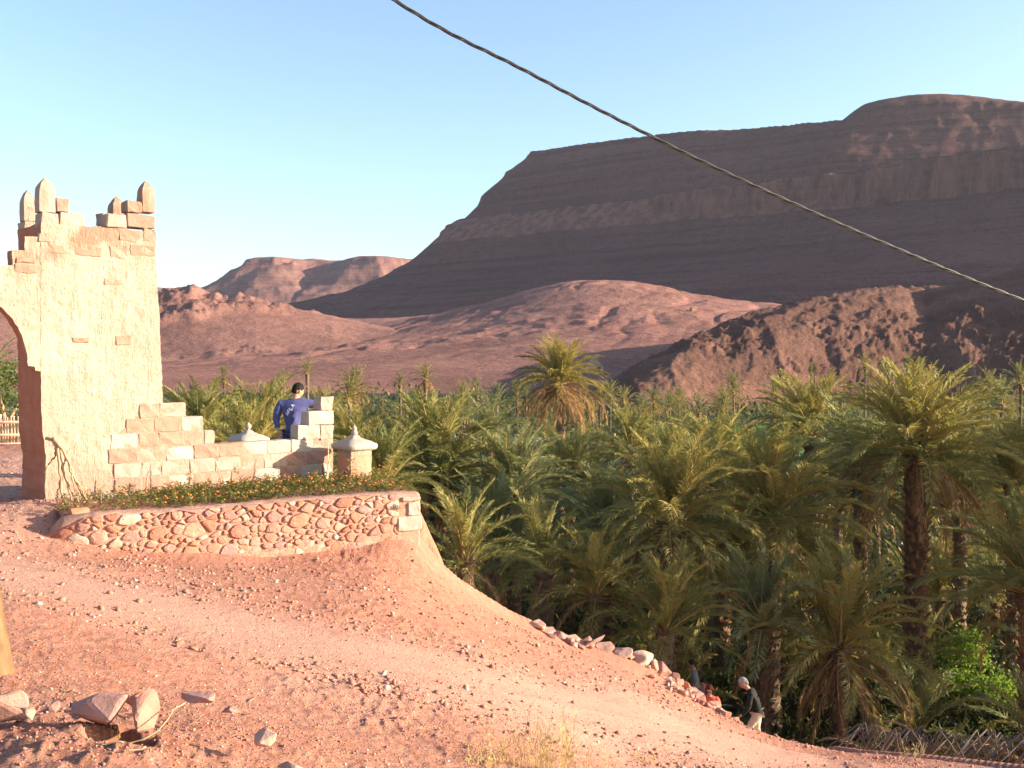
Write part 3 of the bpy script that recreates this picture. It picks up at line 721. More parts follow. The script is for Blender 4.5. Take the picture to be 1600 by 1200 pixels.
tmin = rtop[0][0]; tmax = rtop[-1][0]
rw = empty('retaining_wall', rpos(tmin, 0, zbot(0)))
core_T = 0.34
def strip_mesh(name, nt, mat, parent):
    V = []; F = []
    ts_ = np.linspace(tmin, tmax, nt); prof = [(0.0, -0.45), (0.0, -0.22), (0.004, -0.12), (0.0, -0.05), (0.02, -0.018), (0.06, 0.0), (0.18, 0.006), (core_T - .05, 0.0), (core_T, -0.03), (core_T, -0.5)]
    for i, t in enumerate(ts_):
        a, b = ztop(t), zbot(t) - 0.25
        for j, (bb_, dz) in enumerate(prof):
            z = a + dz if dz > -0.3 else b
            j1 = 0.012 * mnoise.noise(Vector((t * 7, z * 7, j * 3.1))) + 0.006 * mnoise.noise(Vector((t * 25, z * 25, j)))
            p = rpos(t, bb_ + j1, z + j1 * 1.3); V.append(p - parent.location)
    m = len(prof)
    for i in range(nt - 1):
        for j in range(m - 1): F.append((i * m + j, (i + 1) * m + j, (i + 1) * m + j + 1, i * m + j + 1))
    me = np_mesh(name, V, F); bm = bmesh.new(); bm.from_mesh(me)
    bm.verts.ensure_lookup_table()
    bm.faces.new([bm.verts[(nt - 1) * m + j] for j in range(m)]); bm.faces.new([bm.verts[j] for j in range(m)][::-1])
    bmesh.ops.recalc_face_normals(bm, faces=bm.faces[:]); bm.to_mesh(me); bm.free()
    return link(name, me, mat, parent)
strip_mesh('mortar', 150, M['mortar'], rw)
# irregular stones: Voronoi cells of the face, each shrunk, rounded and set proud
def clip_half(poly, p, q, shrink, w=0.0):
    nx, ny = q[0] - p[0], q[1] - p[1]; L = math.hypot(nx, ny); nx /= L; ny /= L; f_ = min(.72, max(.28, 0.5 + w / (2 * L * L))); mx, my = p[0] + (q[0] - p[0]) * f_, p[1] + (q[1] - p[1]) * f_
    c = mx * nx + my * ny - shrink; out = []
    for i in range(len(poly)):
        a = poly[i]; b = poly[(i + 1) % len(poly)]; da = a[0] * nx + a[1] * ny - c; db = b[0] * nx + b[1] * ny - c
        if da <= 0: out.append(a)
        if (da < 0) != (db < 0) and abs(da - db) > 1e-9:
            f = da / (da - db); out.append((a[0] + (b[0] - a[0]) * f, a[1] + (b[1] - a[1]) * f))
    return out
def round_poly(poly, it=2):
    for _ in range(it):
        out = []
        for i in range(len(poly)):
            a = poly[i]; b = poly[(i + 1) % len(poly)]; L = math.hypot(b[0] - a[0], b[1] - a[1])
            f = min(0.3, 0.022 / max(L, 1e-4))
            out += [(a[0] + (b[0] - a[0]) * f, a[1] + (b[1] - a[1]) * f), (a[0] + (b[0] - a[0]) * (1 - f), a[1] + (b[1] - a[1]) * (1 - f))]
        poly = out
    return poly
def stone_from_poly(poly, posf, depth, proud, mat, parent, seed, name='stone'):
    r = random.Random(seed); cx = sum(p[0] for p in poly) / len(poly); cy = sum(p[1] for p in poly) / len(poly)
    size = max(math.hypot(p[0] - cx, p[1] - cy) for p in poly)
    bm = bmesh.new(); layers = []
    tx, ty = r.uniform(-.25, .25), r.uniform(-.25, .25)
    for f, b in ((0.97, depth), (1.0, 0.25 * depth), (1.0, -proud * 0.35), (0.90, -proud * 0.85), (0.55, -proud * 1.08)):
        layers.append([bm.verts.new(posf(cx + (x - cx) * f, b + r.uniform(-.003, .003) + (tx * (x - cx) + ty * (y - cy)) * 0.18 * (b < 0), cy + (y - cy) * f) - parent.location) for x, y in poly])
    for a, b in zip(layers, layers[1:]):
        n = len(a)
        for i in range(n): bm.faces.new((a[i], a[(i + 1) % n], b[(i + 1) % n], b[i]))
    bm.faces.new(layers[-1]); bmesh.ops.recalc_face_normals(bm, faces=bm.faces[:])
    return bm_obj(name, bm, mat, parent)
rs_ = random.Random(21); seeds = []
tries = 0
while tries < 9000 and len(seeds) < 290:
    tries += 1; t = rs_.uniform(tmin + 0.1, tmax - 0.36); z = rs_.uniform(zbot(t) - 0.03, ztop(t) - 0.02)
    sz = 0.05 + 0.17 * rs_.random() ** 2.2
    if all(math.hypot((t - a) * 0.72, z - b) > 0.5 * (sz + s_) * 0.92 for a, b, s_ in seeds): seeds.append((t, z, sz))
med = rz(617, 795)
seeds = [s_ for s_ in seeds if math.hypot(s_[0] - med[0], s_[1] - med[1]) > 0.17] + [(med[0], med[1], 0.13)]
for i, (t, z, s_) in enumerate(seeds):
    hw = 0.26
    KX = 0.68
    poly = [(t * KX - hw, z - hw), (t * KX + hw, z - hw), (t * KX + hw, z + hw), (t * KX - hw, z + hw)]
    for j, (a, b, q) in enumerate(seeds):
        if j == i or abs(a - t) > .5: continue
        poly = clip_half(poly, (t * KX, z), (a * KX, b), 0.0035 + 0.006 * rs_.random(), (s_ * s_ - q * q) * 0.8)
        if len(poly) < 3: break
    if len(poly) < 3: continue
    poly = [(x / KX, y) for x, y in poly]
    # keep below the cap and left of the quoins
    poly = [(min(x, tmax - 0.34), min(y, ztop(min(x, tmax)) - 0.012)) for x, y in poly]
    ang = rs_.uniform(0, 6)
    poly = [(x + rs_.uniform(-.008, .008), y + rs_.uniform(-.008, .008)) for x, y in poly]
    poly = round_poly(poly, 1 if rs_.random() < .6 else 2)
    area = 0.5 * abs(sum(poly[k][0] * poly[(k + 1) % len(poly)][1] - poly[(k + 1) % len(poly)][0] * poly[k][1] for k in range(len(poly))))
    if area < 0.0012: continue
    cx = sum(p[0] for p in poly) / len(poly); cy = sum(p[1] for p in poly) / len(poly)
    # flat joints rather than vertical ones: squash a few into slabs
    poly = [(cx + (x - cx) * rs_.uniform(0.96, 1.0), cy + (y - cy) * rs_.uniform(0.95, 1.0)) for x, y in poly]
    # towards the right the lower courses are smeared over with earth
    buried = cy < zbot(cx) + 0.16 and cx > RL * 0.42
    ismed = i == len(seeds) - 1
    m = M['stone_pale'] if ismed else rs_.choice([M['stone']] * 8 + [M['stone_purple']] * 2 + [M['stone_pale']] * 1)
    o = stone_from_poly(poly, rpos, 0.09, 0.004 if buried else rs_.uniform(0.014, 0.034), m, rw, 900 + i)
    if ismed:
        tag(o, 'white stone cut with dark radiating grooves')
        for k in range(7):
            a = -1.3 + k * 0.55 + 1.57 * 0; L = 0.085
            bm = bmesh.new(); bmesh.ops.create_cube(bm, size=1)
            for v in bm.verts: v.co = Vector((v.co.x * 0.009, v.co.y * 0.01, v.co.z * L * (0.8 if k % 2 else 1)))
            g = bm_obj('groove', bm, M['groove'], o)
            g.location = rpos(med[0] + math.sin(a) * 0.045, -0.05, med[1] + math.cos(a) * 0.035) - rw.location
            g.rotation_euler = Euler((0, a, RTH))
def quoin(px0, px1, pyt, pyb, mat, seed):
    t0, z1 = rz(px0, pyt); t1, _ = rz(px1, pyt); z0 = rz(px0, pyb)[1]
    o = bm_obj('block', rough_block(t1 - t0, 0.30, z1 - z0, seed, 0.016, 0.008), mat, rw); o.location = rpos(t0, -0.035, z0) - rw.location; o.rotation_euler = (0, 0, RTH)
quoin(620, 658, 808, 831, M['block_white'], 31); quoin(636, 656, 785, 806, M['block_white'], 32); quoin(628, 656, 776.5, 784, M['block'], 33)
tag(rw, 'dry stone retaining wall of red and purple stones holding up the flower bed', 'wall')

# earth of the raised bed behind it
def bed():
    ring_f = [rpos(t, core_T - 0.04, ztop(t) - 0.05) for t in np.linspace(tmin + .3, tmax - .02, 40)]
    tb = np.linspace(tz(78, 770)[0], tz(600, 740)[0], 40)
    ring_b = [tpos(t, 0.06, 0) for t in tb]
    V = []; ny = 14
    for i in range(40):
        a, b = ring_f[i], ring_b[i]
        for j in range(ny):
            f = j / (ny - 1); p = a.lerp(Vector((b.x, b.y, -2.0)), f)
            p.z += 0.05 * math.sin(f * math.pi) + 0.03 * mnoise.noise(p * 2.5) + 0.012 * mnoise.noise(p * 11)
            V.append(p)
    F = [(i * ny + j, (i + 1) * ny + j, (i + 1) * ny + j + 1, i * ny + j + 1) for i in range(39) for j in range(ny - 1)]
    o = link('garden_soil', np_mesh('garden_soil', V, F, True), M['earth']); tag(o, kind='structure')
    return V, ny
BEDV, BEDN = bed()
# ------------------------------------------------------------ palm materials
def leaf_mat(name, c1, c2, c3, trans=0.30, rough=0.6, spec=0.14):
    n = NT(name); oi = n.add('ShaderNodeObjectInfo').outputs['Random']
    v = n.coord('Object'); f = n.noise(v, 2.2, 4, 0.7)
    k = n.math('ADD', n.math('MULTIPLY', oi, 0.7), n.math('MULTIPLY', f, 0.5))
    col = n.ramp(k, [(0.2, c1), (0.55, c2), (0.95, c3)])
    n.done(col, None, rough, spec)
    tr = n.add('ShaderNodeBsdfTranslucent'); n.l.new(n.mix(0.5, col, (0.30, 0.28, 0.05), 'MIX'), tr.inputs['Color'])
    ms = n.add('ShaderNodeMixShader'); ms.inputs[0].default_value = trans
    n.l.new(n.b.outputs[0], ms.inputs[1]); n.l.new(tr.outputs[0], ms.inputs[2]); n.l.new(ms.outputs[0], n.out.inputs['Surface'])
    return n.m
M['frond'] = leaf_mat('palm_leaf', (0.165, 0.175, 0.055), (0.260, 0.245, 0.080), (0.380, 0.320, 0.110))
M['frond_olive'] = leaf_mat('olive_palm_leaf', (0.220, 0.200, 0.060), (0.330, 0.280, 0.085), (0.450, 0.350, 0.115))
M['frond_blue'] = leaf_mat('bluish_palm_leaf', (0.140, 0.165, 0.075), (0.215, 0.235, 0.105), (0.320, 0.310, 0.145))
M['frond_gold'] = leaf_mat('golden_palm_leaf', (0.235, 0.195, 0.060), (0.340, 0.260, 0.075), (0.450, 0.330, 0.100))
M['far_a'] = leaf_mat('far_palm_leaf', (0.095, 0.110, 0.040), (0.150, 0.150, 0.055), (0.220, 0.195, 0.072))
M['far_b'] = leaf_mat('far_olive_leaf', (0.110, 0.105, 0.042), (0.175, 0.155, 0.058), (0.260, 0.205, 0.080))
M['far_c'] = leaf_mat('far_bluish_leaf', (0.080, 0.105, 0.055), (0.125, 0.145, 0.075), (0.185, 0.190, 0.100))
FTONES = ['far_a', 'far_b', 'far_c', 'far_a']
TONES = ['frond', 'frond', 'frond_olive', 'frond_olive', 'frond_blue']
M['frond_dry'] = leaf_mat('dry_palm_leaf', (0.24, 0.125, 0.055), (0.34, 0.185, 0.08), (0.44, 0.26, 0.12), 0.2, 0.7, 0.15)
M['rib'] = simple_mat('leaf_rib', (0.30, 0.22, 0.075), (0.46, 0.31, 0.11), 3, 0.6, 0, 0, 0.15)
M['rib_dry'] = simple_mat('dry_leaf_rib', (0.36, 0.18, 0.09), (0.50, 0.28, 0.14), 3, 0.7, 0, 0, 0.15)
M['trunk'] = simple_mat('palm_bark', (0.13, 0.085, 0.056), (0.24, 0.155, 0.10), 6, 0.95, 1.0, 0.04, 0.25, 'Object', 0.1, 22)
M['boots'] = simple_mat('leaf_bases', (0.20, 0.115, 0.06), (0.33, 0.20, 0.105), 7, 0.95, 0.8, 0.03, 0.25, 'Object', 0.1, 22)

def frond_arrays(L, el0, droop, n_pairs, leaf_len, wid, seed, bend_pow=1.5, seg=10, simple=False, hang=0.0):
    r = random.Random(seed); pts = []; tan = []
    p = np.zeros(3); side = r.uniform(-0.22, 0.22); N = 40
    path = [p.copy()]; tans = []
    for i in range(N):
        s = i / N; el = R(el0) - R(droop) * s**bend_pow; az = side * s * s
        d = np.array([math.cos(el) * math.cos(az), math.cos(el) * math.sin(az), math.sin(el)])
        tans.append(d); p = p + d * L / N; path.append(p.copy())
    tans.append(tans[-1]); path = np.array(path); tans = np.array(tans)
    def at(s):
        k = min(s * N, N - 1e-6); i = int(k); f = k - i
        return path[i] * (1 - f) + path[i + 1] * f, tans[i] * (1 - f) + tans[i + 1] * f
    V = []; F = []; MI = []
    # rib: three-sided taper, broad at the foot
    for i in range(seg + 1):
        s = i / seg; q, t = at(min(s, 0.999)); t = t / np.linalg.norm(t)
        lat = np.array([-t[1], t[0], 0.0]); lat /= max(np.linalg.norm(lat), 1e-6)
        if np.linalg.norm([t[0], t[1]]) < 0.05: lat = np.array([0, 1.0, 0])
        up = np.cross(t, lat); w = (0.070 * (1 - s)**2.4 + 0.012) * (L / 3.5); 
        V += [q + lat * w, q - up * w * 0.6, q - lat * w] if not simple else [q + lat * w * 1.2, q - up * w * 0.6, q - lat * w * 1.2]
    for i in range(seg):
        a = i * 3
        for j in range(3):
            b = (j + 1) % 3; F.append((a + j, a + b, a + 3 + b, a + 3 + j)); MI.append(1)
    s0 = 0.13
    for k in range(n_pairs):
        s = s0 + (1 - s0) * (k + r.uniform(-.3, .3)) / n_pairs; s = min(max(s, s0), 0.995)
        q, t = at(s); t = t / np.linalg.norm(t)
        lat = np.array([-t[1], t[0], 0.0]); nl = np.linalg.norm(lat); lat = lat / nl if nl > 0.05 else np.array([0, 1.0, 0])
        up = np.cross(t, lat)
        if up[2] < 0 and abs(el0) < 89: up = up
        u = (s - s0) / (1 - s0)
        ll = leaf_len * (0.45 + 0.55 * math.sin(math.pi * min(1, 0.15 + u * 0.9))) * r.uniform(0.85, 1.12)
        for sg in (-1, 1):
            fw = R(r.uniform(38, 64) - 18 * u); vr = R(r.uniform(10, 48))
            d = t * math.cos(fw) + (lat * sg * math.cos(vr) + up * math.sin(vr)) * math.sin(fw)
            d = d / np.linalg.norm(d)
            tip = q + d * ll + np.array([0, 0, -1]) * ll * (0.10 + 0.22 * r.random() + hang)
            mid = q + d * ll * 0.5 + np.array([0, 0, -1]) * ll * (0.02 + hang * 0.3)
            wv = np.cross(d, up * 0.6 + lat * sg * 0.4 + np.array([r.uniform(-.5, .5), r.uniform(-.5, .5), r.uniform(-.5, .5)])); wv /= max(np.linalg.norm(wv), 1e-6)
            w = wid * r.uniform(0.8, 1.2)
            b = len(V); V += [q, mid + wv * w, tip, mid - wv * w]; F.append((b, b + 1, b + 2, b + 3)); MI.append(0)
    return np.array(V), np.array(F), np.array(MI)
def frond_mesh(name, mats, **k):
    V, F, MI = frond_arrays(**k); me = np_mesh(name, V, F, False, MI)
    for m in mats: me.materials.append(m)
    return me
GR = [M['frond'], M['rib']]; DR = [M['frond_dry'], M['rib_dry']]
CLS = [(86, 26), (79, 40), (70, 54), (57, 64), (42, 72), (24, 70), (3, 56), (-24, 46)]
FR = {}
for ci, (el, dr) in enumerate(CLS):
    FR[ci] = [frond_mesh('frond', GR, L=1.0 * 3.5, el0=el, droop=dr, n_pairs=84, leaf_len=0.60, wid=0.0175, seed=ci * 10 + k, bend_pow=(1.9, 1.5, 1.3)[k % 3]) for k in range(3)]
FD_ = [frond_mesh('frond', DR, L=3.2, el0=el, droop=dr, n_pairs=44, leaf_len=0.42, wid=0.017, seed=300 + i, hang=0.35) for i, (el, dr) in enumerate([(5, 95), (-15, 75), (-32, 56), (-48, 40), (-5, 85)])]
def trunk_mesh(h, r0, seed, lod=1):
    r = random.Random(seed); ns = 12; bm = bmesh.new(); nr = int(h / (0.16 if lod else 0.5)) + 2; rings = []
    lx, ly = r.uniform(-.3, .3), r.uniform(-.3, .3)
    for i in range(nr + 1):
        f = i / nr; z = h * f - 0.4 * (i == 0)
        rad = r0 * (1.25 - 0.25 * min(1, f * 6)) * (1 + 0.05 * math.sin(f * 9 + seed))
        if f > 0.85: rad *= 1 + 0.5 * (f - 0.85) / 0.15
        cx, cy = lx * (f - f * f) * h * 0.12, ly * (f - f * f) * h * 0.12
        if lod: rad *= (1.12 if i % 2 else 0.93)
        rings.append([bm.verts.new((cx + rad * (1 + 0.14 * r.uniform(-1, 1) * lod) * math.cos(2 * math.pi * (j + 0.5 * (i % 2)) / ns), cy + rad * (1 + 0.14 * r.uniform(-1, 1) * lod) * math.sin(2 * math.pi * (j + 0.5 * (i % 2)) / ns), z + 0.05 * r.uniform(-1, 1) * lod)) for j in range(ns)])
    for a, b in zip(rings, rings[1:]):
        for j in range(ns): bm.faces.new((a[j], a[(j + 1) % ns], b[(j + 1) % ns], b[j]))
    bm.faces.new(rings[-1])
    me = bpy.data.meshes.new('trunk'); bm.to_mesh(me); bm.free(); me.materials.append(M['trunk']); return me, (0, 0)
def boots_mesh(h0, h1, r0, seed, dens_=26, size=1.0):
    """old leaf bases standing off the trunk"""
    r = random.Random(seed); V = []; F = []; n = int((h1 - h0) * dens_)
    for i in range(n):
        z = h0 + (h1 - h0) * i / n; a = i * 2.39996 + r.uniform(-.2, .2); L = r.uniform(.14, .30) * size; w = r.uniform(.04, .075) * size
        c, s = math.cos(a), math.sin(a); o = np.array([c * r0 * .92, s * r0 * .92, z]); out = np.array([c, s, 0]); lat = np.array([-s, c, 0]); up = np.array([0, 0, 1])
        d = out * r.uniform(.45, .85) + up * r.uniform(.5, 1.0); d /= np.linalg.norm(d)
        b = len(V); V += [o + lat * w, o - lat * w, o - up * .07 + out * .05, o + d * L + lat * w * .45, o + d * L - lat * w * .45]
        F += [(b, b + 1, b + 4, b + 3), (b, b + 3, b + 2, b + 2), (b + 1, b + 2, b + 4, b + 4), (b + 2, b + 3, b + 4, b + 4)]
    V = np.array(V); me = bpy.data.meshes.new('leaf_bases')
    me.from_pydata([tuple(v) for v in V], [], [tuple(dict.fromkeys(f)) for f in F]); me.materials.append(M['boots']); return me
def palm(x, y, h, fl, n, label, cat='palm', seed=0, dry=6, r0=0.24, young=False, group=None, low=1.0, rz=None, boots=True, tilt=(0, 0), zb=None, top_bias=1.0, dryfl=None, big=False, tone=None, bsize=1.0):
    n = int(n * 1.35) if n >= 36 else n; tn = M[tone] if tone else M[random.Random(seed + 5).choice(TONES)]
    r = random.Random(seed); z = gz(x, y) if zb is None else zb
    root = empty('date_palm', (x, y, z), r.uniform(0, 6.28)); root.rotation_euler = (tilt[0], tilt[1], r.uniform(0, 6.28))
    if h > 0.6:
        link('trunk', trunk_mesh(h, r0, seed)[0], None, root)
        if boots: link('leaf_bases', boots_mesh(max(0.3, h * 0.1), h + 0.15, r0, seed, 22 if h > 5 else 30, bsize), None, root)['kind'] = 'stuff'
    a0 = r.uniform(0, 6.28)
    for i in range(n):
        f = (i + 0.5) / n; c = f**top_bias * (8 if big else 7) * low; ci = max(0, min(7 if big else 6, int(c + r.uniform(-.35, .35))))
        me = r.choice(FR[ci]); o = link('frond', me, None, root); sl_ = o.material_slots[0]; sl_.link = 'OBJECT'; sl_.material = tn
        a = a0 + i * 2.39996 + r.uniform(-.25, .25); rr = r0 * 0.55 * f + 0.04
        o.location = (rr * math.cos(a), rr * math.sin(a), h + 0.35 * (1 - f) - 0.1)
        s = fl / 3.5 * r.uniform(0.88, 1.08) * (0.80 if ci == 0 else 1); o.scale = (s, s * r.uniform(.9, 1.1), s)
        o.rotation_euler = (r.uniform(-.35, .35), r.uniform(-.10, .10), a)
    for i in range(dry):
        me = r.choice(FD_); o = link('frond', me, None, root); a = a0 + 1 + i * 2.39996 + r.uniform(-.3, .3)
        o.location = (r0 * .8 * math.cos(a), r0 * .8 * math.sin(a), h - 0.1 - 0.35 * (i / max(1, dry)))
        s = (dryfl or fl) / 3.5 * r.uniform(0.7, 1.05); o.scale = (s, s, s); o.rotation_euler = (r.uniform(-.3, .3), r.uniform(-.1, .2), a)
        if i == 0: o['label'] = 'dry brown hanging frond'
        else: o['label'] = 'dry brown hanging frond'
    tag(root, label, cat, group); return root
def palm_px(px, py, d, fl, n, label, **k):
    """crown seen at (px, py), Y distance d"""
    p = P(px, py, d); z = gz(p.x, p.y); return palm(p.x, p.y, p.z - z, fl, n, label, **k)

# the palms one can single out, from the nearest
palm_px(1433, 712, 37, 3.75, 66, 'tall date palm with a thick shaggy trunk standing foremost on the right', seed=1, dry=26, r0=0.36, top_bias=0.85, tone='frond_olive', bsize=1.6)
palm_px(1312, 1010, 31, 3.1, 40, 'low young palm with brown dead leaves below, beside the foot of the tall shaggy palm', seed=2, dry=18, r0=0.24)
palm_px(1612, 925, 31, 3.2, 46, 'dark palm cut by the right edge of the picture, its trunk in shade', seed=3, dry=8, r0=0.34)
palm_px(1585, 755, 41, 3.1, 46, 'sunlit palm at the right edge, right of the tall shaggy palm', seed=4, dry=8, r0=0.26)
palm_px(1345, 760, 43, 3.9, 56, 'dense drooping palm close behind and left of the tall shaggy palm', seed=5, dry=8, r0=0.28, big=True, top_bias=.85)
palm_px(1268, 684, 50, 3.5, 50, 'palm with pale glinting fronds standing above the drooping ones', seed=6, dry=6, r0=0.26)
palm_px(1205, 812, 36, 3.7, 56, 'large shaded palm with hanging fronds, left of the low young palm', seed=7, dry=18, r0=0.3, big=True, top_bias=.8, dryfl=3.4)
palm_px(1045, 818, 35, 3.5, 54, 'large shaded palm with hanging fronds, nearest above the people', seed=8, dry=20, r0=0.3, big=True, top_bias=.8, dryfl=3.4)
palm_px(985, 708, 58, 3.0, 44, 'mid-sized palm with bright upright fronds, right of the palm with the brown skirt', seed=9, dry=4, r0=0.25)
palm_px(890, 756, 50, 2.8, 46, 'palm with an orange lit trunk below the tall skirted palm', seed=10, dry=8, r0=0.25)
palm_px(876, 598, 68, 3.3, 50, 'tall slender palm with a skirt of brown hanging fronds standing above all others', seed=11, dry=44, r0=0.26, low=0.92, dryfl=4.2, top_bias=0.8, tone='frond_gold')
palm_px(803, 775, 42, 3.2, 50, 'sunlit palm between the wall corner palm and the orange trunk', seed=12, dry=8, r0=0.28)
palm_px(683, 748, 43, 3.9, 60, 'large bushy palm rising just behind the right end of the stone wall', big=True, seed=13, dry=14, r0=0.34)
palm_px(725, 880, 29, 2.3, 32, 'low young palm just below the right end of the stone wall', seed=14, dry=3, r0=0.2)
palm_px(850, 890, 33, 2.6, 34, 'low palm in half shade above the edge of the slope', seed=15, dry=5, r0=0.22)
palm_px(402, 692, 44, 3.1, 50, 'bushy palm directly left of the man in the blue shirt', seed=16, dry=4, r0=0.28)
palm_px(312, 688, 40, 2.5, 44, 'palm right beside the gateway, above the stepped block wall', seed=17, dry=3, r0=0.28)
palm_px(385, 725, 34, 2.2, 38, 'young palm behind the block wall, left of the man', seed=18, dry=2, r0=0.24)
palm_px(548, 722, 42, 2.6, 42, 'palm behind the red pillar with the white cap', seed=19, dry=3, r0=0.26)
palm_px(507, 652, 55, 1.8, 24, 'yellowing palm rising behind the top block of the stack', seed=20, dry=6, r0=0.2, low=0.6)
palm_px(598, 765, 36, 2.6, 40, 'palm filling the gap between the pillar and the bushy corner palm', seed=21, dry=4, r0=0.26)
palm_px(1120, 745, 47, 3.2, 46, 'palm with bright fronds behind the two large shaded ones', seed=22, dry=4, r0=0.26)
palm_px(1050, 735, 55, 2.9, 40, 'palm partly hidden behind the leftmost large shaded palm', seed=23, dry=3, r0=0.26)
palm_px(760, 700, 60, 3.0, 40, 'palm in the second row right of the bushy corner palm', seed=24, dry=3, r0=0.26)
palm_px(950, 830, 45, 3.2, 46, 'dark palm between the orange trunk and the leftmost large shaded palm', big=True, seed=25, dry=8, r0=0.28)
palm_px(1500, 800, 47, 3.4, 46, 'palm between the tall shaggy trunk and the right edge', seed=26, dry=6, r0=0.27)
palm_px(1130, 900, 43, 3.3, 44, 'deeply shaded palm low between the two large shaded ones', big=True, seed=27, dry=6, r0=0.28)
palm_px(770, 850, 38, 2.8, 40, 'palm low under the canopy right of the wall corner', seed=28, dry=6, r0=0.26)
palm_px(1040, 985, 30.5, 2.5, 34, 'low dark palm under the leftmost large shaded palm', seed=31, dry=3, r0=0.2)
palm_px(1190, 975, 31.5, 2.6, 34, 'low dark palm under the large shaded palm left of the young one', seed=32, dry=3, r0=0.2)
palm_px(930, 930, 32, 2.4, 32, 'low dark palm at the brink above the edge rocks', seed=33, dry=3, r0=0.2)
palm_px(-28, 640, 34, 2.4, 30, 'palm with curling pale fronds seen through the arch', seed=29, dry=3, r0=0.25)

# second rank: crowns still show their fronds
rp = random.Random(77)
def filler(px, d, h, fl, n, seed, i):
    p = P(px, 600, d); x, y = p.x, p.y
    return x, y
used = []
def free(x, y, m):
    if all((x - a)**2 + (y - b)**2 > m * m for a, b in used): used.append((x, y)); return True
    return False
for o in list(C.objects):
    if o.name.startswith('date_palm'): used.append((o.location.x, o.location.y))
cnt = 0; tries = 0
while cnt < 38 and tries < 3000:
    tries += 1; d = rp.uniform(46, 92); px = rp.uniform(560, 1680) if rp.random() < 0.85 else rp.uniform(250, 600)
    if 740 < px < 850 and d > 70: continue
    if abs(px - 878) < 75: continue
    p = P(px, 600, d)
    if not free(p.x, p.y, 5.2): continue
    h = rp.uniform(3.4, 5.8) if d < 65 else rp.uniform(3.2, 6.2); fl = rp.uniform(2.3, 3.2)
    palm(p.x, p.y, h, fl, 34, 'date palm of ordinary height among others in the middle of the oasis', seed=500 + cnt, dry=3, r0=0.24, boots=False, group='date palms filling the middle of the oasis'); cnt += 1
# palms out of sight to the right, whose shade falls into the grove
for i, (x, y, h, fl) in enumerate([(24, 36, 10, 3.8), (29, 30, 9, 3.8), (33, 41, 11, 4), (20.5, 30, 10.5, 3.9), (25, 26, 11, 4), (32, 27, 11, 4), (24.5, 33, 11, 3.9), (30, 36, 11, 4), (38, 29, 11, 4), (44, 32, 11, 4), (26, 39.5, 11, 3.8), (35, 24, 11, 4), (19, 24, 9, 3.6), (37, 33, 9.5, 3.8), (28, 46, 10, 3.8), (42, 44, 10, 3.8), (22, 27, 7, 3.5), (36, 52, 10, 3.8), (45, 36, 11, 3.8)]):
    palm(x, y, h, fl, 34, 'date palm of the grove beyond the right edge of the picture', seed=700 + i, dry=3, r0=0.3, boots=False, group='date palms beyond the right edge')

# young palms and offshoots crowding the ground below
cnt = 0; tries = 0
while cnt < 44 and tries < 3000:
    tries += 1; d = rp.uniform(27, 62); px = rp.uniform(600, 1680)
    p = P(px, 600, d)
    if 1470 < px < 1560 and d < 40: continue
    if gz(p.x, p.y) > -12.2 or (p.x < 8 and d < 33) : continue
    if not free(p.x, p.y, 2.6): continue
    palm(p.x, p.y, rp.uniform(0.3, 2.6), rp.uniform(2.2, 3.2), 24, 'young offshoot palm crowding the shaded ground between the trunks', seed=600 + cnt, dry=3, r0=0.2, boots=False, group='young palms on the ground of the oasis', low=0.8); cnt += 1
# distant palms: one crown mesh each
def crown_mesh(seed, dryskirt=0, n=30):
    r = random.Random(seed); VV = []; FF = []; MM = []; off = 0
    for i in range(n + dryskirt):
        isdry = i >= n; f = (i + .5) / n
        if isdry: el, dr = r.uniform(-50, -20), 50
        else: el, dr = CLS[min(6, int(f * 7))]
        V, F, MI = frond_arrays(3.3 if not isdry else 2.6, el + r.uniform(-8, 8), dr, 13, 0.55, 0.055, seed * 50 + i, seg=4)
        a = i * 2.39996 + r.uniform(-.3, .3); c, s = math.cos(a), math.sin(a); k = r.uniform(.85, 1.1)
        V = V * k; V = np.stack([V[:, 0] * c - V[:, 1] * s, V[:, 0] * s + V[:, 1] * c, V[:, 2] + .2 * (1 - f)], -1)
        VV.append(V); FF.append(F + off); off += len(V); MM.append(np.where(MI == 0, 2 if isdry else 0, 1))
    me = np_mesh('crown', np.concatenate(VV), np.concatenate(FF), False, np.concatenate(MM))
    for m in (M['frond'], M['rib'], M['frond_dry']): me.materials.append(m)
    return me
CR = [crown_mesh(1), crown_mesh(2, 6), crown_mesh(3, 12), crown_mesh(4, 4), crown_mesh(5, 0, 24)]
TK = [trunk_mesh(6.0, 0.17, 800 + i, 0)[0] for i in range(2)]
def far_palm(x, y, h, fl, seed, label, group=None, crown=None):
    r = random.Random(seed); z = gz(x, y)
    root = empty('date_palm', (x, y, z - .1), r.uniform(0, 6.28))
    t = link('trunk', r.choice(TK), None, root); t.scale = (1, 1, h / 6.0)
    c = link('crown', CR[crown] if crown is not None else r.choice(CR), None, root); c.material_slots[0].link = 'OBJECT'; c.material_slots[0].material = M[r.choice(FTONES)]; c.location = (0, 0, h); s = fl / 3.3; c.scale = (s, s, s * r.uniform(.9, 1.1)); c.rotation_euler = (r.uniform(-.08, .08), r.uniform(-.08, .08), r.uniform(0, 6))
    tag(root, label, 'palm', group)
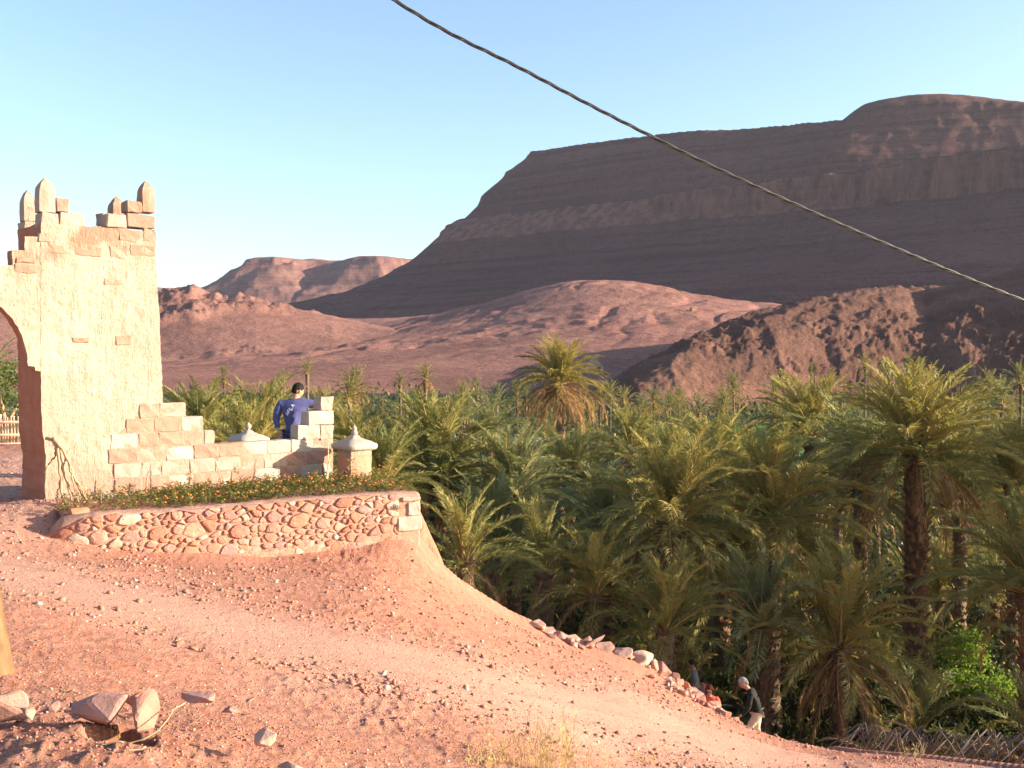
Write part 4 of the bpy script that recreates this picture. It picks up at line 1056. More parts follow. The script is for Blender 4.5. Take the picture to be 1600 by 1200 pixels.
for i, (px, py, d, fl, cr, lab) in enumerate([
    (480, 583, 120, 2.0, 4, 'small round-headed palm standing alone above the man in the blue shirt'),
    (350, 590, 150, 1.9, 2, 'thin brownish palm standing apart on the plain right of the gateway'),
    (556, 605, 95, 2.6, 2, 'shaggy palm above the gap right of the block stack'),
    (545, 622, 88, 2.3, 1, 'lower shaggy palm just left of the one above the block stack gap'),
    (665, 592, 105, 2.0, 2, 'slim palm sticking up left of centre against the desert plain'),
    (625, 600, 125, 1.6, 4, 'tiny palm rising above the dark bushes left of centre'),
    (722, 622, 130, 2.8, 0, 'round palm right of the dark bushes'), (745, 617, 145, 2.8, 3, 'palm just behind the round one right of the dark bushes'),
    (776, 632, 120, 3.2, 0, 'spreading palm left of the tall skirted palm, by the low white wall'),
    (808, 622, 150, 2.8, 3, 'small palm immediately left of the tall skirted palm'), (822, 618, 160, 2.6, 4, 'small palm touching the fronds of the tall skirted palm on its left'),
    (938, 620, 150, 2.8, 3, 'thin-stemmed palm right of the tall skirted palm'), (954, 618, 165, 3.0, 2, 'palm with brown thatch near the foot of the shaded hill slope'),
    (975, 632, 150, 3.0, 1, 'first broad palm in the row under the shaded hill slope'), (1022, 628, 155, 2.9, 2, 'second broad palm in the row, with a brown skirt'),
    (1060, 632, 160, 3.1, 0, 'third palm in the row, round and bluish'), (1092, 645, 140, 3.2, 1, 'palm with dark trunk left of the green field'),
    (1130, 640, 135, 3.3, 0, 'palm on a dark trunk standing in the green field'), (1146, 612, 165, 3.4, 3, 'taller palm behind the green field against the rocky hill'),
    (1210, 615, 160, 2.8, 2, 'thin palm against the rocky hill right of the green field'), (1268, 583, 170, 1.8, 4, 'very small palm top above the palm with glinting fronds'),
    (1352, 572, 150, 2.0, 1, 'small palm top standing highest above the tall shaggy palm on its left'), (1390, 578, 155, 2.0, 0, 'small palm top just left of the crown of the tall shaggy palm'), (1418, 575, 150, 2.0, 3, 'small palm top touching the crown of the tall shaggy palm'),
    (1530, 662, 85, 2.6, 4, 'bluish palm in the gap between the tall shaggy palm and the right edge'),
    (1545, 610, 120, 3.0, 0, 'bluish palm in the far grove at the right'), (1565, 630, 105, 3.0, 3, 'palm in front of the bluish one in the far grove at the right'), (1595, 600, 115, 3.0, 1, 'palm of the far grove cut by the right edge')]):
    p = P(px, py, d); used.append((p.x, p.y)); far_palm(p.x, p.y, p.z - gz(p.x, p.y), fl, 1000 + i, lab, None, cr)
cnt = 0; tries = 0
while cnt < 190 and tries < 9000:
    tries += 1; d = 85 * (300 / 85)**(rp.random()**0.8); px = rp.uniform(250, 1680)
    if 1070 < px < 1200 and 125 < d < 215: continue
    if 745 < px < 840 and 115 < d < 220: continue
    p = P(px, 600, d)
    if not free(p.x, p.y, 4.2 + d * 0.012): continue
    lim = 628 if px < 1250 else 612
    hmax = -(lim - 565) / 1600 * d + 13.0
    h = min(rp.uniform(2.2, 5.6), hmax) if d > 60 else 5
    if h < 2: continue
    far_palm(p.x, p.y, h, rp.uniform(2.3, 3.3), 2000 + cnt, 'distant date palm among the many at the back of the oasis', 'distant date palms at the back of the oasis'); cnt += 1
# ------------------------------------------------------------ rocks
M['rock'] = simple_mat('red_rock', (0.31, 0.150, 0.115), (0.40, 0.22, 0.17), 5, 0.88, 0.9, 0.02, 0.22, 'Object', 0.15, 18)
M['rock_pale'] = simple_mat('pale_rock', (0.42, 0.235, 0.175), (0.50, 0.32, 0.25), 5, 0.88, 0.8, 0.02, 0.15, 'Object', 0.15, 18)
M['rock_grey'] = simple_mat('grey_slab', (0.25, 0.17, 0.15), (0.36, 0.25, 0.21), 5, 0.85, 0.8, 0.02, 0.1, 'Object', 0.15, 18)
M['rock_red'] = simple_mat('brick_red_rock', (0.42, 0.155, 0.09), (0.50, 0.22, 0.14), 5, 0.9, 0.9, 0.02, 0.1, 'Object', 0.12, 18)
def rock_mesh(w, d, h, seed, npts=14, sub=2, jit=0.06):
    r = random.Random(seed); bm = bmesh.new()
    for i in range(npts):
        a = r.uniform(0, 6.283); e = math.asin(r.uniform(-1, 1)); k = r.uniform(0.82, 1.0)
        x, y, z = math.cos(a) * math.cos(e), math.sin(a) * math.cos(e), math.sin(e)
        m = max(abs(x), abs(y), abs(z)); k *= (1 / m) ** 0.45
        bm.verts.new((x * k * w / 2, y * k * d / 2, z * k * h / 2))
    g = bmesh.ops.convex_hull(bm, input=bm.verts[:])
    bmesh.ops.delete(bm, geom=[v for v in bm.verts if not v.link_faces], context='VERTS')
    s = min(w, d, h)
    bmesh.ops.bevel(bm, geom=bm.edges[:], offset=s * 0.05, segments=1, affect='EDGES')
    bmesh.ops.triangulate(bm, faces=bm.faces[:])
    for _ in range(sub):
        es = [e for e in bm.edges if e.calc_length() > s * 0.28]
        if es: bmesh.ops.subdivide_edges(bm, edges=es, cuts=1, use_grid_fill=False); bmesh.ops.triangulate(bm, faces=[f for f in bm.faces if len(f.verts) > 3])
    o = Vector((seed * 3.7, seed * 1.3, 0))
    for v in bm.verts:
        n = Vector((mnoise.noise(v.co / s * 2 + o), mnoise.noise(v.co / s * 2 + o + Vector((9, 0, 0))), mnoise.noise(v.co / s * 2 + o + Vector((0, 9, 0)))))
        v.co += n * s * jit + n.yzx * 0
    me = bpy.data.meshes.new('rock'); bm.to_mesh(me); bm.free(); return me
def rock(px, py, d, w, dd, h, seed, mat, label, group=None, rot=None, sink=0.25, name='rock', on_ground=True):
    p = P(px, py, d); me = rock_mesh(w, dd, h, seed); o = link(name, me, mat)
    z = gz(p.x, p.y) + h * (0.5 - sink) if on_ground else p.z
    o.location = (p.x, p.y, z); o.rotation_euler = rot or (0, 0, random.Random(seed).uniform(0, 6)); tag(o, label, 'rock', group); return o
# the row of rocks along the brink of the slope
row = [(838,972,17.1,.44,.35,.22,'rock_pale','pale rounded rock at the upper left start of the row along the slope edge'),
 (852,979,17.1,.36,.3,.18,'rock',None),(874,978,17.35,.30,.25,.2,'rock_pale',None),(862,992,16.9,.22,.2,.12,'rock',None),
 (893,981,17.6,.36,.3,.2,'rock_pale','small pale flat topped rock, third along the edge row'),(905,987,17.4,.34,.3,.2,'rock',None),
 (916,985,17.7,.40,.34,.34,'rock','upright pinkish block in the edge row just before the tilted slab'),
 (889,1003,17.2,.26,.2,.2,'rock',None),(896,1012,17.1,.20,.2,.16,'rock_pale',None),
 (945,1012,17.9,.46,.36,.28,'rock','rock directly under the tilted grey slab'),(972,1020,18.0,.42,.36,.26,'rock_pale','pale flat rock right of the tilted grey slab'),
 (986,1026,18.0,.24,.2,.14,'rock',None),(1004,1032,18.1,.55,.42,.40,'rock_pale','biggest pale boulder in the middle of the edge row'),(1022,1044,18.2,.36,.3,.3,'rock',None),
 (1032,1052,18.3,.46,.38,.34,'rock','reddish boulder following the biggest pale one'),(1050,1055,18.4,.34,.3,.26,'rock_pale',None),(1040,1066,18.2,.24,.22,.2,'rock',None),
 (1066,1068,18.5,.48,.4,.34,'rock_red','square red block just left of the grey shirted walker'),(1058,1080,18.2,.26,.24,.2,'rock_pale',None),
 (1082,1082,18.5,.40,.36,.30,'rock',None),(1100,1090,18.6,.50,.42,.34,'rock_red','long red block hiding the lower body of the woman in red'),(1086,1098,18.3,.34,.3,.26,'rock_pale',None),
 (1114,1104,18.6,.46,.40,.36,'rock','purplish boulder below the woman in red'),(1131,1112,18.7,.44,.36,.32,'rock_red','red boulder at the elbow of the grey haired man'),
 (1112,1121,18.3,.28,.24,.22,'rock_pale',None),(1143,1126,18.5,.46,.40,.30,'rock_red','ragged red rock at the knees of the grey haired man'),(1128,1130,18.2,.34,.3,.24,'rock',None),
 (1151,1135,18.5,.36,.3,.26,'rock_red','lowest red rock of the row, touching the legs of the grey haired man'),(1076,1092,18.1,.3,.26,.22,'rock',None),(1096,1108,18.1,.3,.26,.2,'rock_pale',None)]
ORD = 'first second third fourth fifth sixth seventh eighth ninth tenth eleventh twelfth thirteenth fourteenth fifteenth sixteenth seventeenth eighteenth nineteenth twentieth'.split(); small = 0
for i, (px, py, d, w, dd, h, m, lab) in enumerate(row):
    if lab is None: slab = 'small rock wedged in the edge row, %s of the small ones counting down the slope' % ORD[small]; small += 1
    h *= 0.62 if 1060 < px else 0.85
    if m == 'rock_pale' and lab is None: m = 'rock'
    rock(px, py, d, w, dd, h, 60 + i, M[m], lab or slab, 'rocks along the slope edge', sink=0.3)
sl = rock(926, 1000, 17.5, .56, .42, .10, 95, M['rock_grey'], 'flat grey slab tilted up on the edge row', 'rocks along the slope edge', (R(-22), R(-24), R(10)), sink=-1.2)
# rubble spilling below the row
rr = random.Random(5)
for i in range(46):
    px = rr.uniform(1010, 1130); py = 1068 + (px - 1010) * 0.45 + rr.uniform(0, 26); d = rr.uniform(17.0, 18.0)
    w = rr.uniform(.08, .2); rock(px, py, d, w, w * .8, w * .7, 130 + i, M[rr.choice(['rock', 'rock_pale', 'rock'])], 'fist sized stone in the rubble spilled below the edge row', 'rubble below the edge rocks', sink=.2)
# rocks by the pit
def near_rock(px, py, d, w, dd, h, seed, m, lab, rot, z=None):
    p = P(px, py, d); o = link('rock', rock_mesh(w, dd, h, seed, 11, 2, 0.035), M[m]); o.location = (p.x, p.y, p.z); o.rotation_euler = rot; tag(o, lab, 'rock'); return o
near_rock(160, 1112, 4.60, .34, .20, .20, 3, 'rock', 'large angular red rock leaning over the left of the pit in the foreground', (R(12), R(-8), R(-14)))
near_rock(229, 1110, 4.58, .14, .17, .24, 8, 'rock', 'pointed upright rock on the right rim of the foreground pit', (R(-12), R(22), R(16)))
near_rock(210, 1092, 4.95, .13, .10, .08, 13, 'rock_red', 'dark red lump wedged behind the two rocks of the pit', (0, 0, 0))
near_rock(86, 1104, 4.75, .055, .045, .06, 12, 'rock_pale', 'small pale pointed stone left of the foreground pit', (0, .3, 0))
near_rock(414, 1152, 4.6, .125, .10, .10, 15, 'rock_pale', 'pale rounded stone right of the pit near the bottom', (0, 0, .4))
near_rock(455, 1196, 4.45, .13, .10, .07, 16, 'rock_grey', 'grey stone cut by the bottom edge of the picture', (0, 0, .4))
near_rock(310, 1090, 4.95, .20, .12, .06, 17, 'rock', 'flat stone half buried right of the pit', (0, 0, -.2))
near_rock(362, 1110, 4.8, .12, .10, .06, 18, 'rock', 'flat stone between the pit and the pale rounded stone', (0, 0, .6))
near_rock(392, 1094, 5.0, .06, .05, .035, 19, 'rock_pale', 'tiny pale stone right of the pit', (0, 0, .6))
near_rock(8, 1106, 4.6, .22, .2, .22, 20, 'rock', 'big red rock cut by the left edge near the foot of the pole', (0, 0, .6))
near_rock(40, 1118, 4.5, .10, .10, .08, 22, 'rock', 'red stone beside the big rock at the left edge', (0, 0, 1.6))
o = rock(122, 800, 12.95, .42, .34, .42, 24, M['rock_red'], 'rough red boulder standing at the left end of the flower bed', sink=.2)
rock(116, 824, 12.7, .3, .28, .2, 25, M['rock'], 'lower red stone under the boulder at the left end of the flower bed', sink=.2)

# ------------------------------------------------------------ loose stones on the slope (past counting)
def pebbles(name, n, seed, smin, smax, umin, umax, dmin, dmax, mats, roadcut=0.8, sink=0.3, bias=1.0):
    rs = np.random.RandomState(seed)
    d = np.exp(rs.uniform(math.log(dmin), math.log(dmax), n)); u = rs.uniform(umin, umax, n); x = u * d; y = d
    ins = in_poly(x, y, EPOLY)
    # keep off masonry and flower bed
    tw = (x - T0.x) * AX.x + (y - T0.y) * AX.y; bwid = (x - T0.x) * BX.x + (y - T0.y) * BX.y
    tr = (x - RA.x) * RD.x + (y - RA.y) * RD.y; br = (x - RA.x) * RN.x + (y - RA.y) * RN.y
    off = ~(((bwid > -0.05) & (bwid < 1.1) & (tw > 0) & (tw < 7)) | ((br > -0.03) & (bwid < 0) & (tw > 0) & (tr > tmin)))
    rd, _, _ = polyline_dist(x, y, road_pts); rw = smooth01(1 - (rd - 0.3) / 1.1)
    clump = fbm(x * 1.3, y * 1.3, 3, seed)
    keep = ins & off & (rs.rand(n) > rw * roadcut) & (rs.rand(n) < 0.55 + 0.8 * clump)
    x = x[keep]; y = y[keep]; n = len(x); z = terrain_z(x, y)
    bm = bmesh.new(); bmesh.ops.create_icosphere(bm, subdivisions=1, radius=1); bv = np.array([v.co[:] for v in bm.verts]); bf = np.array([[v.index for v in f.verts] for f in bm.faces]); bm.free()
    if smax < 0.02:
        bv = np.array([(1, 0, 0), (-1, 0, 0), (0, 1, 0), (0, -1, 0), (0, 0, 1), (0, 0, -1.)]); bf = np.array([(0, 2, 4), (2, 1, 4), (1, 3, 4), (3, 0, 4), (2, 0, 5), (1, 2, 5), (3, 1, 5), (0, 3, 5)])
    s = smin * (smax / smin) ** (rs.rand(n) ** (2.2 * bias))
    ang = rs.rand(n) * 6.283; sx = rs.uniform(.7, 1.3, n); sy = rs.uniform(.6, 1.1, n); sz = rs.uniform(.4, .85, n)
    V = bv[None] * (1 + 0.28 * rs.uniform(-1, 1, (n, len(bv), 1))) * np.stack([sx, sy, sz], -1)[:, None] * s[:, None, None]
    tl = rs.uniform(-.5, .5, n)[:, None]; V = np.stack([V[..., 0], V[..., 1], V[..., 2] + V[..., 0] * tl], -1)
    c, q = np.cos(ang)[:, None], np.sin(ang)[:, None]
    V = np.stack([V[..., 0] * c - V[..., 1] * q + x[:, None], V[..., 0] * q + V[..., 1] * c + y[:, None], V[..., 2] + (z + s * (0.5 - sink))[:, None]], -1)
    F = (bf[None] + (np.arange(n) * len(bv))[:, None, None]).reshape(-1, 3)
    mi = np.repeat(rs.choice(len(mats), n, p=[.58, .07, .35][:len(mats)]), len(bf))
    me = np_mesh(name, V.reshape(-1, 3), F, False, mi)
    for m in mats: me.materials.append(m)
    o = link(name, me); tag(o, kind='stuff'); return o
PM = [simple_mat('pebble_red', (0.28, 0.12, 0.08), (0.44, 0.22, 0.155), 8, 0.9, 0, 0, 0, 'Geom', 0.1),
      simple_mat('pebble_pale', (0.46, 0.31, 0.24), (0.58, 0.44, 0.36), 8, 0.9, 0, 0, 0, 'Geom', 0.1),
      simple_mat('pebble_purple', (0.25, 0.12, 0.095), (0.38, 0.20, 0.15), 8, 0.9, 0, 0, 0, 'Geom', 0.1)]
tag(pebbles('gravel', 64000, 3, 0.0025, 0.013, -.54, .54, 3.7, 19.5, PM, 0.6), 'loose gravel strewn over the red slope')
tag(pebbles('loose_stones', 34000, 4, 0.008, 0.036, -.54, .54, 7.5, 19.5, PM, 0.9, bias=1.5), 'loose stones strewn over the slope below the wall')
# ------------------------------------------------------------ tube helper
def tube_arrays(pts, rad, ns=6):
    V = []; F = []; n = len(pts)
    for i, p in enumerate(pts):
        a = Vector(pts[max(0, i - 1)]); b = Vector(pts[min(n - 1, i + 1)]); t = (b - a).normalized()
        ref = Vector((0, 0, 1)) if abs(t.z) < 0.9 else Vector((1, 0, 0)); l = t.cross(ref).normalized(); u = l.cross(t)
        r = rad[i] if hasattr(rad, '__len__') else rad
        for k in range(ns): q = 2 * math.pi * k / ns; V.append(Vector(p) + l * math.cos(q) * r + u * math.sin(q) * r)
    for i in range(n - 1):
        for k in range(ns): F.append((i * ns + k, i * ns + (k + 1) % ns, (i + 1) * ns + (k + 1) % ns, (i + 1) * ns + k))
    return V, F
def tube(name, pts, rad, mat, parent=None, ns=6, caps=True):
    V, F = tube_arrays(pts, rad, ns); me = bpy.data.meshes.new(name)
    n = len(pts)
    if caps: F = F + [tuple(range(ns))[::-1], tuple((n - 1) * ns + k for k in range(ns))]
    off = parent.location if parent is not None else Vector()
    me.from_pydata([tuple(v - off) for v in V], [], F); me.polygons.foreach_set('use_smooth', [True] * len(me.polygons)); me.update()
    return link(name, me, mat, parent)

# ------------------------------------------------------------ twisted cable overhead
M['cable'] = simple_mat('cable_sheath', (0.020, 0.019, 0.018), (0.040, 0.036, 0.032), 3, 0.45, 0.2, 0.002, 0, 'Geom', 0.5)
cpx = [(430, -118, 6.9), (615, 0, 7.2), (700, 52, 7.35), (800, 99, 7.5), (900, 153, 7.7), (1000, 204, 7.9), (1100, 254, 8.1), (1200, 300, 8.3), (1300, 345, 8.5), (1400, 388, 8.7), (1500, 430, 8.9), (1600, 470, 9.1), (1850, 565, 9.6)]
cw = np.array([tuple(P(*q)) for q in cpx]); tt = np.arange(len(cw)); fine = np.linspace(0, len(cw) - 1, 900)
co = np.stack([np.convolve(np.pad(np.interp(fine, tt, cw[:, k]), 40, 'edge'), np.ones(81) / 81, 'valid') for k in range(3)], -1)[20:-20]
cable = empty('overhead_cable', tuple(co[0]))
ln = np.concatenate([[0], np.cumsum(np.linalg.norm(np.diff(co, axis=0), axis=1))])
for k in range(3):
    pts = []
    for i, c in enumerate(co):
        t = Vector(co[min(i + 1, len(co) - 1)] - co[max(i - 1, 0)]).normalized(); l = t.cross(Vector((0, 0, 1))).normalized(); u = l.cross(t)
        a = ln[i] / 0.27 * 2 * math.pi / 1.0 * 0.5 + k * 2.094; pts.append(Vector(c) + (l * math.cos(a) + u * math.sin(a)) * 0.0088)
    tube('strand', pts, 0.0058, M['cable'], cable, 6)
tag(cable, 'black cable of twisted strands crossing the sky down to the right', 'cable')

# ------------------------------------------------------------ wooden pole at the left edge
def wood_mat():
    n = NT('pole_wood'); v = n.coord('Object', vec=(1, 1, 0.12)); f = n.noise(v, 26, 8, 0.7)
    col = n.ramp(f, [(0.3, (0.11, 0.062, 0.032)), (0.55, (0.185, 0.108, 0.052)), (0.75, (0.24, 0.15, 0.078))])
    return n.done(col, n.bump(f, 0.8, 0.008), 0.8, 0.2)
M['pole'] = wood_mat()
pb = P(-6, 1040, 5.55); gz0 = gz(pb.x, pb.y)
ptop = P(-135, 300, 5.9)
pole = empty('utility_pole', (pb.x, pb.y, gz0))
N = 60; pts = [Vector((pb.x, pb.y, gz0 - .3)).lerp(ptop + (ptop - Vector((pb.x, pb.y, gz0))) * 0.5, i / N) for i in range(N + 1)]
V, F = tube_arrays(pts, [0.128 - 0.028 * i / N for i in range(N + 1)], 20)
V = [v + Vector((mnoise.noise(v * 6), mnoise.noise(v * 6 + Vector((5, 5, 5))), 0)) * 0.008 for v in V]
me = bpy.data.meshes.new('shaft'); me.from_pydata([tuple(v - pole.location) for v in V], [], F + [tuple(N * 20 + k for k in range(20))]); me.polygons.foreach_set('use_smooth', [True] * len(me.polygons)); link('shaft', me, M['pole'], pole)
for i, (t, a) in enumerate([(0.06, -0.9), (0.085, -0.2), (0.13, -0.6), (0.16, 0.1)]):
    c = pts[int(t * N)]; bm = bmesh.new(); bmesh.ops.create_uvsphere(bm, u_segments=8, v_segments=6, radius=0.014)
    q = bm_obj('knot', bm, simple_mat('knot_wood', (0.16, 0.08, 0.03), (0.28, 0.15, 0.06), 9) if i == 0 else bpy.data.materials['knot_wood'], pole, True)
    q.location = c + Vector((math.sin(a + 1.2) * 0.122, -math.cos(a + 1.2) * 0.122, 0)) - pole.location; q.scale = (1, .5, 1.5)
tag(pole, 'thick yellowish wooden pole leaning at the left edge of the picture', 'pole')

# root or cable looping round the pit
M['root'] = simple_mat('pale_root', (0.24, 0.19, 0.11), (0.34, 0.28, 0.16), 9, 0.7, 0.3, 0.003)
pts = [P(*q) for q in [(142, 1158, 4.42), (165, 1166, 4.40), (195, 1163, 4.38), (225, 1155, 4.40), (247, 1142, 4.45), (262, 1124, 4.52), (272, 1108, 4.6), (290, 1098, 4.72)]]
pts = [Vector(np.array([np.interp(s, range(len(pts)), [p[k] for p in pts]) for k in range(3)])) for s in np.linspace(0, len(pts) - 1, 40)]
tag(tube('root', pts, 0.0034, M['root'], None, 6), 'thin pale root looping round the lower rim of the foreground pit', 'root')
for i, (a, b, c_) in enumerate([((155, 1178, 4.3), (193, 1170, 4.32), 'short pale straw just below the foreground pit'), ((195, 1196, 4.25), (228, 1168, 4.3), 'thin twig pointing up right below the foreground pit'), ((92, 1081, 5.0), (116, 1079, 5.0), 'tiny straw lying left above the pit')]):
    pa, pb2 = P(*a), P(*b); pts = [pa.lerp(pb2, k / 6) + Vector((0, 0, 0.006 * math.sin(k * 1.3))) for k in range(7)]
    for q in pts: q.z = max(q.z, gz(q.x, q.y) + .004)
    tag(tube('twig', pts, 0.004, M['root'], None, 5), c_, 'twig')

# ------------------------------------------------------------ dry branches leaning on the gateway
M['branch'] = simple_mat('dry_branch', (0.34, 0.19, 0.11), (0.52, 0.33, 0.20), 9, 0.9, 0.6, 0.006)
br = empty('dry_branches', tuple(P(100, 785, 13.75))); r = random.Random(3)
for i, l in enumerate([[(73, 685, 13.9), (84, 687, 13.85), (92, 708, 13.8), (98, 735, 13.75), (108, 765, 13.7), (112, 792, 13.6)],
    [(82, 686, 13.85), (95, 700, 13.8), (108, 724, 13.75), (118, 750, 13.75), (130, 778, 13.7)],
    [(90, 700, 13.8), (92, 722, 13.75), (95, 750, 13.7), (97, 775, 13.65), (104, 790, 13.6)],
    [(88, 692, 13.85), (86, 712, 13.8), (74, 728, 13.85), (70, 745, 13.85)],
    [(97, 735, 13.75), (103, 712, 13.8), (110, 700, 13.85)], [(108, 722, 13.75), (113, 745, 13.7), (119, 770, 13.7), (122, 786, 13.65)],
    [(95, 750, 13.72), (90, 770, 13.7), (88, 788, 13.65)], [(118, 750, 13.72), (126, 762, 13.7), (135, 780, 13.7)],
    [(93, 715, 13.8), (101, 742, 13.76), (111, 770, 13.7)]]):
    p0 = [P(*q) for q in l]; s = np.linspace(0, len(l) - 1, 16)
    pts = [Vector([np.interp(k, range(len(l)), [p[c] for p in p0]) for c in range(3)]) + Vector((r.uniform(-.012, .012), 0, r.uniform(-.008, .008))) for k in s]
    tube('branch', pts, [(0.026 if i < 3 else 0.017) * (1 - 0.55 * k / 15) * r.uniform(.8, 1.2) for k in range(16)], M['branch'], br, 7)
tag(br, 'bundle of dry forked branches leaning against the foot of the gateway', 'branches')

# ------------------------------------------------------------ marigold bed
M['herb'] = leaf_mat('herb_leaf', (0.12, 0.13, 0.035), (0.20, 0.19, 0.06), (0.32, 0.26, 0.10), 0.3)
M['petal'] = simple_mat('orange_petal', (0.60, 0.12, 0.03), (0.70, 0.26, 0.05), 30, 0.6, 0, 0, 0, 'Geom')
def bed_point(f, g):
    i = min(38, int(f * 39)); j = min(BEDN - 2, int(g * (BEDN - 1))); return BEDV[i * BEDN + j].lerp(BEDV[(i + 1) * BEDN + j + 1], 0.5)
rs2 = random.Random(9); V = []; F = []; V2 = []; F2 = []
for k in range(2300):
    f = rs2.random(); g = rs2.uniform(0.06, 0.98)
    px = f
    dens_f = 0.25 if f < 0.16 else (0.55 if f < 0.3 else 1.0)
    if rs2.random() > dens_f * (0.75 + 0.5 * mnoise.noise(Vector((f * 14, g * 5, 0)))): continue
    p = bed_point(f, g) + Vector((rs2.uniform(-.08, .08), rs2.uniform(-.05, .05), 0)); hh = rs2.uniform(.05, .15) * (1.3 if g > .3 else .8)
    for _ in range(9):
        a = rs2.uniform(0, 6.28); L = rs2.uniform(.025, .05); z = hh * rs2.random(); c = Vector((math.cos(a), math.sin(a), 0)); s_ = Vector((-math.sin(a), math.cos(a), 0)) * L * .35
        q = p + c * rs2.uniform(0, .035) + Vector((0, 0, z)); b = len(V); V += [q, q + c * L * .5 + s_ + Vector((0, 0, L * .5)), q + c * L + Vector((0, 0, L * .55)), q + c * L * .5 - s_ + Vector((0, 0, L * .5))]; F.append((b, b + 1, b + 2, b + 3))
    if rs2.random() < 0.17:
        q = p + Vector((0, 0, hh + .02)); rr_ = rs2.uniform(.012, .024); b = len(V2)
        V2 += [q + Vector((0, 0, -.006))]
        V2 += [q + Vector((math.cos(t) * rr_, math.sin(t) * rr_, .004 * (t % 2))) for t in np.linspace(0, 6.28, 7)[:-1]] + [q + Vector((0, 0, rr_ * .9))]
        for t in range(6): F2.append((b, b + 1 + (t + 1) % 6, b + 1 + t)); F2.append((b + 7, b + 1 + t, b + 1 + (t + 1) % 6))
o = link('marigold_leaves', np_mesh('marigold_leaves', V, F), M['herb']); tag(o, 'low green herbs filling the raised bed', kind='stuff')
o = link('marigold_flowers', np_mesh('marigold_flowers', V2, F2), M['petal']); tag(o, 'orange marigold flowers over the raised bed', kind='stuff')

def stalk(l, rad, leaves, label, mat='branch', leafs=0.05, seed=0, cat='plant', name='thin_sapling'):
    r = random.Random(seed); p0 = [P(*q) for q in l]; root = empty(name, tuple(p0[0]))
    s = np.linspace(0, len(l) - 1, 14); pts = [Vector([np.interp(k, range(len(l)), [p[c] for p in p0]) for c in range(3)]) for k in s]
    pts[0] = pts[0] - Vector((0, 0, .06))
    tube('stem', pts, [rad * (1 - .5 * k / 13) for k in range(14)], M[mat], root, 6)
    V = []; F = []
    for (s0, n) in leaves:
        c = pts[int(s0 * 13)]
        for _ in range(n):
            a = r.uniform(0, 6.28); e = r.uniform(-.3, 1.1); d = Vector((math.cos(a) * math.cos(e), math.sin(a) * math.cos(e), math.sin(e))); q = c + Vector((r.uniform(-.03, .03), r.uniform(-.03, .03), r.uniform(-.05, .05))); w = d.cross(Vector((r.uniform(-1, 1), r.uniform(-1, 1), .6))).normalized() * leafs * .3; b = len(V)
            V += [q - root.location, q + d * leafs + w - root.location, q + d * leafs * 2 - root.location, q + d * leafs - w - root.location]; F.append((b, b + 1, b + 2, b + 3))
    if V: o = link('leaves', np_mesh('leaves', V, F), M['herb'], root); o['kind'] = 'stuff'
    tag(root, label, cat); return root
M['cane'] = simple_mat('pale_cane', (0.58, 0.44, 0.22), (0.72, 0.58, 0.34), 9, 0.6, 0.2, 0.002)
stalk([(229, 772, 14.4), (229, 752, 14.4), (231, 740, 14.4), (236, 730, 14.4)], .012, [], 'bare bent twig planted in front of the stepped blocks', seed=1)
stalk([(350, 770, 14.9), (344, 745, 14.9), (336, 718, 14.9), (326, 704, 14.9)], .009, [(0.0, 5)], 'long thin bare shoot arching left before the block wall', seed=2)
stalk([(296, 772, 14.7), (297, 755, 14.7), (298, 732, 14.7)], .008, [(0.2, 14), (.4, 14), (.6, 12), (.8, 10), (.97, 8)], 'leafy yellow-green shoot in the middle of the flower bed', leafs=.028, seed=3)
stalk([(512, 762, 15.9), (513, 745, 15.9), (513, 690, 16.0)], .010, [], 'straight reddish cane with a pale top left of the red pillar', 'cane', seed=4)
stalk([(508, 764, 15.8), (511, 740, 15.8), (514, 722, 15.8), (518, 712, 15.8)], .018, [], 'thick pale cane curving right beside the red pillar', 'cane', seed=5)
stalk([(490, 764, 15.6), (490, 750, 15.6), (492, 737, 15.6)], .009, [(.75, 18), (.97, 26)], 'small sapling with a tuft of leaves in the shade of the pillar', leafs=.028, seed=6)
stalk([(500, 764, 15.7), (499, 752, 15.7), (497, 744, 15.7)], .007, [(.3, 16), (.6, 20), (.9, 18)], 'little leafy plant between the sapling and the canes', leafs=.026, seed=7)
stalk([(545, 760, 15.6), (549, 740, 15.6), (548, 720, 15.6)], .007, [(.3, 8), (.75, 12), (.95, 22)], 'leafy twig growing up the corner of the red pillar', leafs=.028, seed=8)
stalk([(158, 782, 13.6), (158, 770, 13.6), (160, 765, 13.6)], .006, [(.3, 18), (.8, 20)], 'small yellow herb near the branches by the gateway', leafs=.024, seed=9)
stalk([(380, 765, 15.2), (372, 740, 15.3), (366, 728, 15.3)], .006, [(.5, 8), (.8, 12), (.97, 12)], 'faint leafy shoot before the middle of the block wall', leafs=.026, seed=10)

